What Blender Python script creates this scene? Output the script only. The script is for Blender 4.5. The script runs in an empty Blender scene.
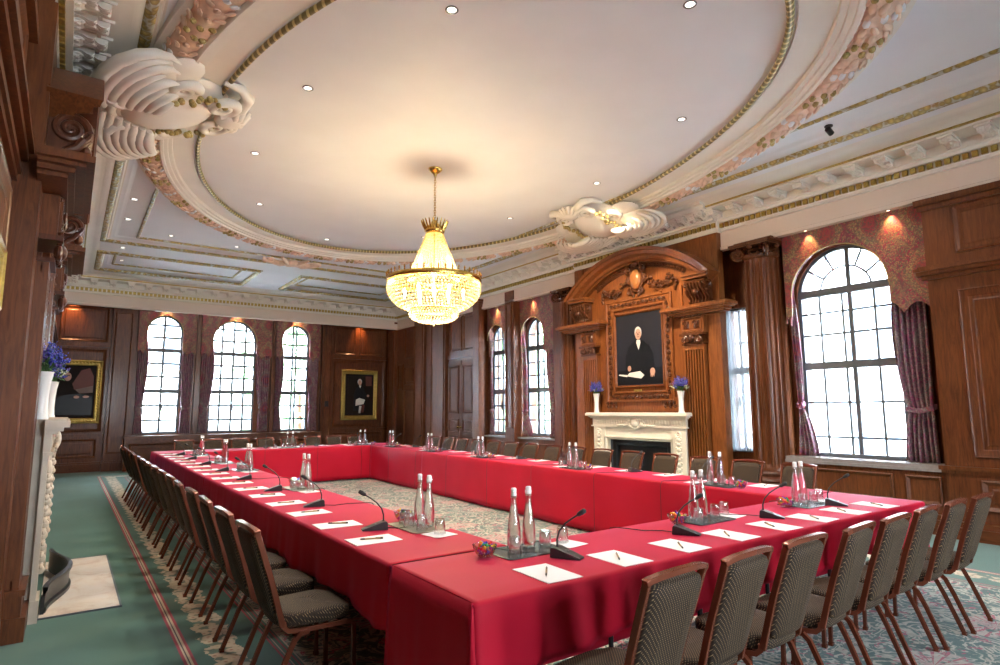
import bpy, math, random
from math import pi, sin, cos, sqrt, atan2, radians
from mathutils import Vector, Matrix
random.seed(11)
SC = bpy.context.scene
COL = SC.collection

# oval of the ceiling: longer towards the near end
ECX, ECY, EA, EBF, EBN, ETH = 4.26, 7.95, 3.13, 4.42, 5.70, -.05
def oval(t, o, z):
    X = (EA + o) * cos(t); Y = (EBF + o if sin(t) > 0 else EBN + o * 1.4) * sin(t)
    return Vector((ECX + X * cos(ETH) - Y * sin(ETH), ECY + X * sin(ETH) + Y * cos(ETH), z))
# ------------------------------------------------------------------ mesh builder
class MB:
    def __init__(s, T=None):
        s.v = []; s.f = []; s.m = []; s.T = T
    def add(s, vs, fs, m=0, M=None):
        b = len(s.v)
        for p in vs:
            p = Vector(p)
            if M is not None: p = M @ p
            if s.T: p = Vector(s.T(p.x, p.y, p.z))
            s.v.append(p)
        for f in fs:
            s.f.append(tuple(b + i for i in f)); s.m.append(m)
    def box(s, x0, x1, y0, y1, z0, z1, m=0, M=None):
        vs = [(x, y, z) for z in (z0, z1) for y in (y0, y1) for x in (x0, x1)]
        s.add(vs, [(0, 2, 3, 1), (4, 5, 7, 6), (0, 1, 5, 4), (2, 6, 7, 3), (0, 4, 6, 2), (1, 3, 7, 5)], m, M)
    def prism(s, poly, a, b, ax=1, m=0, M=None):
        """poly in the two axes other than ax, extruded along ax from a to b"""
        n = len(poly)
        def P(p, t):
            q = [p[0], p[1]]; q.insert(ax, t); return tuple(q)
        vs = [P(p, a) for p in poly] + [P(p, b) for p in poly]
        fs = [tuple(range(n))[::-1], tuple(range(n, 2 * n))] + [(i, (i + 1) % n, n + (i + 1) % n, n + i) for i in range(n)]
        s.add(vs, fs, m, M)
    def lathe(s, prof, c=(0, 0, 0), n=16, m=0, M=None, sx=1, sy=1, cap=True, rfun=None):
        vs = []; fs = []
        for r, z in prof:
            for i in range(n):
                a = 2 * pi * i / n
                rr = r * (rfun(a, z) if rfun else 1)
                vs.append((c[0] + rr * cos(a) * sx, c[1] + rr * sin(a) * sy, c[2] + z))
        k = len(prof)
        for j in range(k - 1):
            for i in range(n):
                fs.append((j * n + i, j * n + (i + 1) % n, (j + 1) * n + (i + 1) % n, (j + 1) * n + i))
        if cap:
            if prof[0][0] > 1e-4: fs.append(tuple(range(n))[::-1])
            if prof[-1][0] > 1e-4: fs.append(tuple(range((k - 1) * n, k * n)))
        s.add(vs, fs, m, M)
    def ball(s, c, r, n=8, k=5, m=0, M=None):
        if not hasattr(r, '__len__'): r = (r, r, r)
        vs = [(c[0], c[1], c[2] - r[2])]; fs = []
        for j in range(1, k):
            t = -pi / 2 + pi * j / k
            for i in range(n):
                a = 2 * pi * i / n
                vs.append((c[0] + r[0] * cos(t) * cos(a), c[1] + r[1] * cos(t) * sin(a), c[2] + r[2] * sin(t)))
        vs.append((c[0], c[1], c[2] + r[2])); L = len(vs) - 1
        for i in range(n):
            fs.append((0, 1 + (i + 1) % n, 1 + i)); fs.append((L, L - n + i, L - n + (i + 1) % n))
        for j in range(k - 2):
            for i in range(n):
                a = 1 + j * n; fs.append((a + i, a + (i + 1) % n, a + n + (i + 1) % n, a + n + i))
        s.add(vs, fs, m, M)
    def tube(s, pts, r, n=8, m=0, closed=False, sec=None, up=None):
        """r: number or list; sec: optional list of (a,b) section offsets"""
        pts = [Vector(p) for p in pts]; N = len(pts)
        rs = r if hasattr(r, '__len__') else [r] * N
        vs = []; fs = []; prev = None
        sec0 = sec or [(cos(2 * pi * i / n), sin(2 * pi * i / n)) for i in range(n)]
        n = len(sec0)
        for k in range(N):
            if closed: t = pts[(k + 1) % N] - pts[k - 1]
            else: t = pts[min(k + 1, N - 1)] - pts[max(k - 1, 0)]
            if t.length < 1e-9: t = Vector((0, 0, 1))
            t.normalize()
            if up is not None: a = Vector(up)
            elif prev is None: a = Vector((0, 0, 1)) if abs(t.z) < .9 else Vector((1, 0, 0))
            else: a = prev
            a = (a - t * a.dot(t))
            if a.length < 1e-6: a = Vector((1, 0, 0)) - t * t.x
            a.normalize(); b = t.cross(a); prev = a
            for (p, q) in sec0: vs.append(pts[k] + (b * p + a * q) * rs[k])
        for k in range(N if closed else N - 1):
            k2 = (k + 1) % N
            for i in range(n):
                fs.append((k * n + i, k * n + (i + 1) % n, k2 * n + (i + 1) % n, k2 * n + i))
        if not closed:
            fs.append(tuple(range(n))[::-1]); fs.append(tuple(range((N - 1) * n, N * n)))
        s.add(vs, fs, m)
    def loop(s, rows, m=0, closed=True, cprof=False):
        """rows: list of lists of points (same length) -> quads between consecutive rows"""
        K = len(rows); n = len(rows[0]); vs = [p for r in rows for p in r]; fs = []
        for k in range(K if closed else K - 1):
            k2 = (k + 1) % K
            for i in range(n if cprof else n - 1):
                i2 = (i + 1) % n
                fs.append((k * n + i, k * n + i2, k2 * n + i2, k2 * n + i))
        s.add(vs, fs, m)
    def rectsweep(s, x0, x1, y0, y1, prof, m=0, cprof=False):
        """profile (inward offset, z) swept round a horizontal rectangle with mitres"""
        rows = []
        for (X, Y, ix, iy) in ((x0, y0, 1, 1), (x1, y0, -1, 1), (x1, y1, -1, -1), (x0, y1, 1, -1)):
            rows.append([(X + ix * o, Y + iy * o, z) for o, z in prof])
        s.loop(rows, m, True, cprof)
    def framesweep(s, u0, u1, z0, z1, prof, m=0):
        """profile (inward offset, out depth) swept round a vertical rectangle in u,d,z"""
        rows = []
        for (U, Z, iu, iz) in ((u0, z0, 1, 1), (u1, z0, -1, 1), (u1, z1, -1, -1), (u0, z1, 1, -1)):
            rows.append([(U + iu * o, d, Z + iz * o) for o, d in prof])
        s.loop(rows, m, True, False)
    def ellring(s, cx, cy, a, b, prof, n=120, m=0, cprof=True):
        rows = []
        for k in range(n):
            t = 2 * pi * k / n
            rows.append([tuple(oval(t, o, z)) for o, z in prof])
        s.loop(rows, m, True, cprof)
    def build(s, name, mats, parent=None, smooth=35, bevel=0):
        me = bpy.data.meshes.new(name)
        me.from_pydata([tuple(p) for p in s.v], [], s.f)
        if not isinstance(mats, (list, tuple)): mats = [mats]
        for mt in mats: me.materials.append(mt)
        if len(mats) > 1: me.polygons.foreach_set('material_index', s.m)
        me.update()
        import bmesh
        bm = bmesh.new(); bm.from_mesh(me)
        bmesh.ops.recalc_face_normals(bm, faces=bm.faces)
        bm.to_mesh(me); bm.free()
        if smooth:
            me.polygons.foreach_set('use_smooth', [True] * len(me.polygons))
            me.set_sharp_from_angle(angle=radians(smooth))
        o = bpy.data.objects.new(name, me); COL.objects.link(o)
        if parent is not None: o.parent = parent
        if bevel:
            md = o.modifiers.new('bevel', 'BEVEL'); md.width = bevel; md.segments = 2; md.limit_method = 'ANGLE'
        return o

def thing(name, label, cat, loc=(0, 0, 0), rz=0, group=None):
    o = bpy.data.objects.new(name, None); COL.objects.link(o)
    o.empty_display_size = .1
    o.location = loc; o.rotation_euler = (0, 0, rz)
    return tag(o, label, cat, group)
def tag(o, label, cat, group=None):
    o['label'] = label; o['category'] = cat
    if group: o['group'] = group
    return o
def struct(o):
    o['kind'] = 'structure'; return o
def dup(root, loc, rz=None, label=None, group=None):
    r = root.copy(); COL.objects.link(r); r.location = loc
    if rz is not None: r.rotation_euler = (0, 0, rz)
    if label: r['label'] = label
    if group: r['group'] = group
    for ch in list(root.children):
        c = ch.copy(); COL.objects.link(c); c.parent = r
        for g in list(ch.children):
            d = g.copy(); COL.objects.link(d); d.parent = c
    return r
def Rz(a): return Matrix.Rotation(a, 4, 'Z')
def TR(x, y, z): return Matrix.Translation((x, y, z))
ORD = ['first', 'second', 'third', 'fourth', 'fifth', 'sixth', 'seventh', 'eighth', 'ninth', 'tenth', 'eleventh', 'twelfth', 'thirteenth', 'fourteenth', 'fifteenth', 'sixteenth', 'seventeenth']

# ------------------------------------------------------------------ materials
class NT:
    def __init__(s, name):
        s.mat = bpy.data.materials.new(name); s.mat.use_nodes = True
        s.t = s.mat.node_tree; s.n = s.t.nodes; s.l = s.t.links
        s.p = s.n['Principled BSDF']; s.out = s.n['Material Output']
    def N(s, typ, **k):
        n = s.n.new(typ)
        for a, b in k.items():
            if a.startswith('i_'):
                key = a[2:].replace('_', ' ')
                n.inputs[int(key) if key.isdigit() else key].default_value = b
            else: setattr(n, a, b)
        return n
    def L(s, a, b): s.l.new(a, b)
    def setp(s, **k):
        for a, b in k.items(): s.p.inputs[a.replace('_', ' ')].default_value = b
    def math(s, op, a, b=None, c=None):
        n = s.n.new('ShaderNodeMath'); n.operation = op
        for i, x in enumerate((a, b, c)):
            if x is None: continue
            if isinstance(x, (int, float)): n.inputs[i].default_value = x
            else: s.L(x, n.inputs[i])
        return n.outputs[0]
    def ramp(s, fac, stops, interp='LINEAR'):
        n = s.n.new('ShaderNodeValToRGB'); n.color_ramp.interpolation = interp
        e = n.color_ramp.elements
        while len(e) < len(stops): e.new(.5)
        for i, (p, c) in enumerate(stops):
            e[i].position = p; e[i].color = (*c, 1) if len(c) == 3 else c
        s.L(fac, n.inputs[0]); return n.outputs[0]
    def mix(s, fac, a, b, blend='MIX'):
        n = s.n.new('ShaderNodeMix'); n.data_type = 'RGBA'; n.blend_type = blend
        for sock, x in ((n.inputs[0], fac), (n.inputs[6], a), (n.inputs[7], b)):
            if isinstance(x, (int, float)): sock.default_value = x
            elif isinstance(x, tuple): sock.default_value = (*x, 1)
            else: s.L(x, sock)
        return n.outputs[2]
    def coord(s, which='Object'):
        return s.n.new('ShaderNodeTexCoord').outputs[which]
    def sep(s, v):
        n = s.n.new('ShaderNodeSeparateXYZ'); s.L(v, n.inputs[0]); return n.outputs
    def mapping(s, v, scale=(1, 1, 1), rot=(0, 0, 0), loc=(0, 0, 0)):
        n = s.n.new('ShaderNodeMapping'); n.inputs['Scale'].default_value = scale
        n.inputs['Rotation'].default_value = rot; n.inputs['Location'].default_value = loc
        s.L(v, n.inputs[0]); return n.outputs[0]
    def noise(s, v, scale=5, detail=3, rough=.5, dist=0):
        n = s.N('ShaderNodeTexNoise', i_Scale=scale, i_Detail=detail, i_Roughness=rough, i_Distortion=dist)
        s.L(v, n.inputs['Vector']); return n.outputs[0]
    def bump(s, h, strength=.3, dist=.01):
        n = s.N('ShaderNodeBump', i_Strength=strength, i_Distance=dist)
        s.L(h, n.inputs['Height']); s.L(n.outputs[0], s.p.inputs['Normal'])

def plain(name, col, rough=.5, metal=0., spec=.5, noise=0., nscale=20, bump=0., **k):
    t = NT(name); t.setp(Base_Color=(*col, 1), Roughness=rough, Metallic=metal)
    t.p.inputs['Specular IOR Level'].default_value = spec
    if noise or bump:
        f = t.noise(t.coord(), nscale, 4)
        if noise:
            c2 = tuple(max(0, min(1, c * (1 - noise))) for c in col); c1 = tuple(min(1, c * (1 + noise)) for c in col)
            t.L(t.ramp(f, [(.3, c2), (.7, c1)]), t.p.inputs['Base Color'])
        if bump: t.bump(f, bump, .005)
    t.setp(**k)
    return t.mat

def wood(name, c1, c2, rough=.3, axis='z', scale=1., coat=.12):
    t = NT(name)
    sc = {'z': (9, 9, .9), 'y': (9, .9, 9), 'x': (.9, 9, 9)}[axis]
    v = t.mapping(t.coord(), tuple(a * scale for a in sc))
    f = t.noise(v, 3, 6, .65, 1.2)
    big = t.noise(t.coord(), .9, 2)
    f2 = t.math('ADD', t.math('MULTIPLY', f, .8), t.math('MULTIPLY', big, .3))
    t.L(t.ramp(f2, [(.32, c1), (.72, c2)]), t.p.inputs['Base Color'])
    t.setp(Roughness=rough, Coat_Weight=coat, Coat_Roughness=.12)
    t.p.inputs['Specular IOR Level'].default_value = .28
    t.bump(f, .06, .002)
    return t.mat

M = {}
M['wood'] = wood('walnut panelling', (.045, .012, .004), (.190, .058, .017), .36)
M['wood_h'] = wood('walnut rails', (.048, .013, .0045), (.195, .060, .018), .36, 'y')
M['warm_lit_wood'] = wood('warm-lit mahogany', (.085, .023, .006), (.30, .098, .025), .33)  # brighter wood variant with the warm lamplight put into its colour
M['door_wood'] = wood('door walnut', (.04, .012, .004), (.15, .048, .015), .5, 'z', 1., 0.)
M['carved'] = wood('carved mahogany', (.026, .008, .004), (.135, .045, .015), .26, 'z', 3)
M['dark_wood'] = wood('dark mahogany', (.035, .011, .006), (.125, .040, .018), .3)
M['plaster'] = plain('cream plaster', (.78, .74, .66), .55, noise=.03, nscale=3)
M['plaster_white'] = plain('white plaster', (.78, .79, .81), .6, noise=.02, nscale=2)
M['plaster_pink'] = plain('blush plaster', (.74, .62, .52), .55)
M['peach'] = plain('peach plaster leaves', (.74, .52, .38), .55, noise=.12, nscale=14)
M['gold'] = plain('gilding', (.46, .33, .085), .36, .75, noise=.25, nscale=40)
M['gold_paint'] = plain('old gold paint', (.40, .31, .11), .5, .3, noise=.3, nscale=60)
M['brass'] = plain('brass', (.62, .40, .10), .25, 1.)
M['chrome'] = plain('chrome', (.8, .8, .8), .12, 1.)
M['black'] = plain('black plastic', (.018, .018, .02), .38)
M['iron'] = plain('black iron', (.02, .02, .022), .35, .4)
M['steel'] = plain('grey painted steel', (.10, .115, .13), .4)
M['marble'] = None
t = NT('veined marble')
f = t.noise(t.mapping(t.coord(), (1, 1, 1)), 3.2, 8, .6, 1.5)
t.L(t.ramp(f, [(.35, (.62, .50, .40)), (.5, (.78, .70, .60)), (.6, (.80, .74, .66))]), t.p.inputs['Base Color'])
t.setp(Roughness=.28); M['marble'] = t.mat
M['marble_white'] = plain('cream marble', (.82, .76, .64), .32, noise=.05, nscale=6)
M['marble_tan'] = plain('tan marble', (.60, .50, .39), .35, noise=.08, nscale=5)
M['ceramic'] = plain('white ceramic', (.84, .83, .80), .18)
M['paper'] = plain('white paper', (.86, .86, .86), .7)
M['penmat'] = plain('tan pen barrel', (.40, .26, .12), .35)
M['pen_dark'] = plain('dark pen grip', (.05, .03, .03), .35)
M['bronze'] = plain('copper bronze frame', (.22, .062, .032), .24, .55, noise=.1, nscale=9)
M['rubber'] = plain('black rubber', (.015, .015, .015), .7)
M['grey_metal'] = plain('grey tray', (.16, .17, .17), .3, .7)
M['tray_dark'] = plain('dark tray', (.05, .055, .06), .25, .2)
M['leaf'] = plain('leaf green', (.06, .16, .04), .5, noise=.4)
M['flower_blue'] = plain('blue petals', (.05, .06, .36), .5, noise=.5, nscale=40)
M['flower_violet'] = plain('violet petals', (.14, .09, .42), .5, noise=.4, nscale=40)
M['flower_pale'] = plain('pale buds', (.55, .62, .40), .5, noise=.3, nscale=40)
M['concrete'] = plain('pale stone facade', (.80, .80, .78), .8, noise=.05)
M['ext_glass'] = plain('distant window glass', (.22, .27, .32), .15)
M['foliage'] = plain('tree foliage', (.25, .42, .18), .7, noise=.4, nscale=3)

def glassmat(name, col=(1, 1, 1), ior=1.45, rough=0.):
    t = NT(name); t.setp(Base_Color=(*col, 1), Roughness=rough, Transmission_Weight=1., IOR=ior); return t.mat
def thinglass(name, tint=(1, 1, 1)):
    t = NT(name); t.n.remove(t.p)
    tr = t.N('ShaderNodeBsdfTransparent', i_Color=(*tint, 1)); gl = t.N('ShaderNodeBsdfGlossy', i_Roughness=.03); rf = t.N('ShaderNodeBsdfGlass', i_Roughness=.0, i_IOR=1.2)
    lw = t.N('ShaderNodeLayerWeight', i_Blend=.45)
    a = t.N('ShaderNodeMixShader', i_0=.35); b = t.N('ShaderNodeMixShader')
    t.L(tr.outputs[0], a.inputs[1]); t.L(rf.outputs[0], a.inputs[2]); t.L(t.ramp(lw.outputs['Facing'], [(.2, (.12, .12, .12)), (1, (.85, .85, .85))]), b.inputs[0])
    t.L(a.outputs[0], b.inputs[1]); t.L(gl.outputs[0], b.inputs[2]); t.L(b.outputs[0], t.out.inputs[0])
    return t.mat
M['thin_glass'] = thinglass('thin clear glass', (.97, .98, .98))
M['glass'] = glassmat('clear glass', (.96, .98, .98))
M['water'] = glassmat('bottled water', (.97, .98, .98), 1.33)
def panemat():
    t = NT('window glass')
    t.n.remove(t.p)
    tr = t.N('ShaderNodeBsdfTransparent'); gl = t.N('ShaderNodeBsdfGlossy', i_Roughness=.02)
    mx = t.N('ShaderNodeMixShader', i_0=.04)
    t.L(tr.outputs[0], mx.inputs[1]); t.L(gl.outputs[0], mx.inputs[2]); t.L(mx.outputs[0], t.out.inputs[0])
    return t.mat
M['pane'] = panemat()
def sheermat():
    t = NT('sheer net')
    t.n.remove(t.p)
    tr = t.N('ShaderNodeBsdfTransparent'); df = t.N('ShaderNodeBsdfDiffuse', i_Color=(.30, .31, .32, 1)); tl = t.N('ShaderNodeBsdfTranslucent', i_Color=(.30, .31, .32, 1))
    a = t.N('ShaderNodeMixShader', i_0=.5); b = t.N('ShaderNodeMixShader', i_0=.88)
    t.L(df.outputs[0], a.inputs[1]); t.L(tl.outputs[0], a.inputs[2])
    t.L(tr.outputs[0], b.inputs[1]); t.L(a.outputs[0], b.inputs[2]); t.L(b.outputs[0], t.out.inputs[0])
    return t.mat
M['sheer'] = sheermat()
def crystalmat():
    t = NT('crystal beads')
    t.n.remove(t.p)
    tl = t.N('ShaderNodeBsdfTranslucent', i_Color=(.62, .53, .36, 1)); gl = t.N('ShaderNodeBsdfGlossy', i_Roughness=.08, i_Color=(1, .95, .85, 1))
    tr = t.N('ShaderNodeBsdfTransparent', i_Color=(1, .97, .9, 1))
    a = t.N('ShaderNodeMixShader', i_0=.3); b = t.N('ShaderNodeMixShader', i_0=.35)
    t.L(tl.outputs[0], a.inputs[1]); t.L(gl.outputs[0], a.inputs[2])
    t.L(a.outputs[0], b.inputs[1]); t.L(tr.outputs[0], b.inputs[2]); t.L(b.outputs[0], t.out.inputs[0])
    return t.mat
M['crystal'] = crystalmat()
def emit(name, col, st):
    t = NT(name); t.setp(Base_Color=(*col, 1)); t.p.inputs['Emission Color'].default_value = (*col, 1); t.p.inputs['Emission Strength'].default_value = st
    return t.mat
M['bulb'] = emit('lit candle bulb', (1, .80, .46), 26)
M['lamp'] = emit('lit downlight', (1, .93, .82), 1.5)
M['lamp_dim'] = emit('dim downlight', (1, .86, .74), 1.6)

def clothmat():
    t = NT('crimson tablecloth')
    c = t.coord()
    w = t.noise(c, 140, 2)
    big = t.noise(c, 1.3, 2)
    col = t.ramp(big, [(.3, (.42, .004, .020)), (.7, (.50, .006, .028))])
    t.L(col, t.p.inputs['Base Color'])
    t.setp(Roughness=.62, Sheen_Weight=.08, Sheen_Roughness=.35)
    t.p.inputs['Sheen Tint'].default_value = (.75, .32, 1., 1)  # violet tint puts bluish daylight reflections into the sheen
    t.p.inputs['Specular IOR Level'].default_value = .18
    t.bump(w, .12, .002)
    return t.mat
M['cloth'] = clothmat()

def chairmat(name, a0, a1, k=215.):
    t = NT(name)
    o = t.sep(t.coord())
    th = o[3 - a0 - a1]
    p = t.math('MULTIPLY', t.math('ADD', t.math('ADD', o[a0], o[a1]), th), k); q = t.math('MULTIPLY', t.math('SUBTRACT', t.math('SUBTRACT', o[a0], o[a1]), t.math('MULTIPLY', th, .4)), k)
    f = t.math('MULTIPLY', t.math('SINE', p), t.math('SINE', q))
    f = t.math('ABSOLUTE', f)
    col = t.ramp(f, [(0., (.016, .010, .007)), (.45, (.040, .026, .016)), (.86, (.050, .032, .018)), (.97, (.44, .30, .15))])
    t.L(col, t.p.inputs['Base Color']); t.setp(Roughness=.75)
    t.p.inputs['Specular IOR Level'].default_value = .3
    t.bump(f, .2, .002)
    return t.mat
M['chair_back'] = chairmat('dotted chair fabric upright', 0, 2)
M['chair_seat'] = chairmat('dotted chair fabric seat', 0, 1)

def damask(name, axis, cols=((.27, .008, .05), (.38, .24, .10), (.34, .03, .04), (.04, .085, .05))):
    """ogee patterned furnishing fabric; axis = horizontal world axis"""
    t = NT(name)
    o = t.sep(t.coord())
    u = o[axis]; z = o[2]
    wob = t.noise(t.coord(), 3.1, 2)
    u2 = t.math('ADD', u, t.math('MULTIPLY', wob, .18)); z2 = t.math('ADD', z, t.math('MULTIPLY', wob, .12))
    cu = t.math('COSINE', t.math('MULTIPLY', u2, 2 * pi / .62)); cz = t.math('COSINE', t.math('MULTIPLY', z2, 2 * pi / .84))
    s = t.math('ADD', cu, cz)
    detail = t.noise(t.coord(), 13, 3, .6, 2.2)
    base = t.ramp(t.math('ADD', t.math('MULTIPLY', s, .25), .5), [(.0, cols[0]), (.49, cols[0]), (.54, cols[1]), (.60, cols[1]), (.78, cols[1]), (.9, cols[2])])
    scroll = t.ramp(detail, [(.43, (0, 0, 0)), (.46, (1, 1, 1)), (.53, (1, 1, 1)), (.56, (0, 0, 0))])
    detail2 = t.noise(t.mapping(t.coord(), (1, 1, 1), (0, 0, 0), (3, 5, 1)), 9, 3, .6, 3.0)
    sc2 = t.ramp(detail2, [(.40, (0, 0, 0)), (.43, (1, 1, 1)), (.50, (1, 1, 1)), (.53, (0, 0, 0))])
    inv = t.mix(t.math('GREATER_THAN', s, -.05), cols[1], cols[0])
    base = t.mix(t.math('MULTIPLY', sc2, .8), base, inv)
    c = t.mix(t.math('MULTIPLY', scroll, .7), base, cols[3])
    rings = t.math('SINE', t.math('MULTIPLY', t.math('ADD', s, t.math('MULTIPLY', detail, .8)), 9.))
    c2 = t.mix(t.math('MULTIPLY', t.ramp(rings, [(.80, (0, 0, 0)), (.9, (1, 1, 1))]), t.math('GREATER_THAN', s, .9)), c, (.30, .05, .04))
    t.L(c2, t.p.inputs['Base Color']); t.setp(Roughness=.6, Sheen_Weight=.15)
    t.bump(detail, .2, .004)
    return t.mat
M['damask_x'] = damask('damask fabric far', 0)
M['damask_y'] = damask('damask fabric side', 1)
CC_BACKLIT = ((.24, .022, .095), (.34, .28, .23), (.25, .03, .08), (.07, .08, .09))  # damask colours greyed for backlight, then raised for light coming through
M['drape_backlit_x'] = damask('backlit curtain damask far', 0, CC_BACKLIT); M['drape_backlit_y'] = damask('backlit curtain damask side', 1, CC_BACKLIT)
M['lining'] = plain('curtain lining', (.62, .58, .56), .8)

def carpetmat():
    t = NT('woven carpet')
    o = t.sep(t.coord()); x, y = o[0], o[1]
    c = t.coord()
    fib = t.noise(c, 160, 2)
    grn = t.ramp(t.noise(c, .8, 3), [(.35, (.035, .125, .088)), (.65, (.055, .165, .12))])
    # field: cream and green scrolls with coral fans
    sw = t.noise(c, 2.6, 3, .55, 3.2)
    swb = t.noise(c, 9., 3, .5, 1.5)
    field = t.ramp(sw, [(.36, (.022, .090, .075)), (.43, (.045, .125, .10)), (.45, (.52, .49, .38)), (.49, (.46, .43, .33)), (.51, (.025, .085, .07)), (.60, (.05, .13, .105)), (.625, (.52, .48, .37))], 'LINEAR')
    field = t.mix(t.ramp(swb, [(.60, (0, 0, 0)), (.63, (1, 1, 1))]), field, (.40, .37, .28))
    # fans: repeating medallions
    mx = t.math('SUBTRACT', t.math('MODULO', t.math('ADD', x, 20.35), 1.15), .575)
    my = t.math('SUBTRACT', t.math('MODULO', t.math('ADD', y, 20.0), .92), .46)
    r = t.math('SQRT', t.math('ADD', t.math('MULTIPLY', t.math('MULTIPLY', mx, mx), 1.0), t.math('MULTIPLY', t.math('MULTIPLY', my, my), 2.6)))
    ang = t.math('ARCTAN2', my, mx)
    rays = t.math('SINE', t.math('MULTIPLY', ang, 22))
    inr = t.ramp(r, [(.0, (1, 1, 1)), (.30, (1, 1, 1)), (.32, (0, 0, 0))])
    fan = t.mix(t.ramp(rays, [(.62, (0, 0, 0)), (.7, (1, 1, 1))]), (.50, .40, .32), (.44, .015, .06))
    inr = t.math('MULTIPLY', inr, t.ramp(t.noise(c, 14, 3), [(.40, (0, 0, 0)), (.5, (1, 1, 1))]))
    field = t.mix(t.math('MULTIPLY', inr, .85), field, fan)
    rim = t.ramp(r, [(.31, (0, 0, 0)), (.33, (1, 1, 1)), (.36, (1, 1, 1)), (.38, (0, 0, 0))])
    red = t.noise(c, 5.2, 3, .6, 2.5)
    field = t.mix(t.ramp(red, [(.60, (0, 0, 0)), (.62, (1, 1, 1)), (.655, (1, 1, 1)), (.67, (0, 0, 0))]), field, (.42, .012, .07))
    # distance inside the bordered rectangle
    X0, X1, Y0, Y1 = .70, 7.25, -2.2, 17.6
    d = t.math('MINIMUM', t.math('MINIMUM', t.math('SUBTRACT', x, X0), t.math('SUBTRACT', X1, x)), t.math('MINIMUM', t.math('SUBTRACT', y, Y0), t.math('SUBTRACT', Y1, y)))
    lf = t.N('ShaderNodeTexVoronoi', i_Scale=17.); t.L(c, lf.inputs['Vector'])
    leaves = t.ramp(lf.outputs['Distance'], [(.0, (.40, .07, .05)), (.14, (.46, .25, .15)), (.30, (.66, .55, .38)), (.60, (.60, .48, .31)), (.72, (.10, .16, .11))], 'LINEAR')
    wav = t.math('ADD', d, t.math('MULTIPLY', t.math('SINE', t.math('MULTIPLY', t.math('ADD', x, y), 24)), .016))
    wav = t.math('ADD', wav, t.math('MULTIPLY', t.math('SUBTRACT', t.noise(c, 22, 2), .5), .09))
    leafmask = t.ramp(wav, [(.15, (0, 0, 0)), (.155, (1, 1, 1)), (.345, (1, 1, 1)), (.35, (0, 0, 0))], 'CONSTANT')
    def band(a, b, col, cur):
        m = t.math('MULTIPLY', t.math('GREATER_THAN', d, a), t.math('LESS_THAN', d, b))
        return t.mix(m, cur, col)
    brd = grn
    cur = t.mix(t.math('GREATER_THAN', d, .60), brd, field)
    cur = t.mix(leafmask, cur, leaves)
    for a, b, col in ((.0, .018, (.38, .006, .03)), (.018, .028, (.65, .55, .38)), (.028, .036, (.04, .03, .03)), (.036, .050, (.65, .52, .33)), (.050, .068, (.38, .006, .03)),
                      (.52, .534, (.38, .006, .03)), (.546, .553, (.5, .4, .3)), (.575, .585, (.36, .006, .03)), (.60, .61, (.5, .4, .3))):
        cur = band(a, b, col, cur)
    cur = t.mix(t.math('MULTIPLY', fib, .25), cur, (.02, .03, .03))
    t.L(cur, t.p.inputs['Base Color']); t.setp(Roughness=.95, Sheen_Weight=.25, Sheen_Roughness=.6)
    t.p.inputs['Specular IOR Level'].default_value = .15
    t.bump(fib, .3, .003)
    return t.mat
M['carpet'] = carpetmat()
def ropemat():
    t = NT('gilded rope'); o = t.coord()
    s = t.sep(o)
    ang = t.math('ARCTAN2', t.math('DIVIDE', t.math('SUBTRACT', s[1], 7.9), 5.0), t.math('DIVIDE', t.math('SUBTRACT', s[0], 4.26), 3.16))
    f = t.math('SINE', t.math('MULTIPLY', ang, 290))
    t.L(t.ramp(f, [(.3, (.20, .16, .06)), (.6, (.62, .50, .22))]), t.p.inputs['Base Color']); t.setp(Roughness=.4, Metallic=.3)
    return t.mat
M['rope'] = ropemat()
def leafgold():
    t = NT('gilded leaf moulding'); c = t.coord()
    v = t.N('ShaderNodeTexVoronoi', i_Scale=15.); t.L(c, v.inputs['Vector'])
    t.L(t.ramp(v.outputs['Distance'], [(.1, (.58, .44, .15)), (.55, (.27, .20, .06)), (.75, (.5, .5, .42))]), t.p.inputs['Base Color'])
    t.setp(Roughness=.45, Metallic=.35); t.bump(v.outputs['Distance'], .8, .02)
    return t.mat
M['leafgold'] = leafgold()
XL, XR, YF, YB = -.42, 8.85, 18.3, -4.2      # faces of the cornice band
XW, YW = 9.2, 19.1                           # window wall planes
ZC = 5.08
def TRt(d0=0., X=XR):   return lambda u, d, z: (X - d, u, z)       # right wall frame: u = world y, d out of the wall
def TLt(X=XL):          return lambda u, d, z: (X + d, u, z)
def TFt(Y=YW):          return lambda u, d, z: (u, Y - d, z)
def TBt(Y=YB):          return lambda u, d, z: (u, Y + d, z)

# floor
b = MB(); b.box(-1.2, 10.2, YB - .3, YW + .6, -.1, 0)
struct(b.build('floor', M['carpet'], smooth=0))

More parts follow.
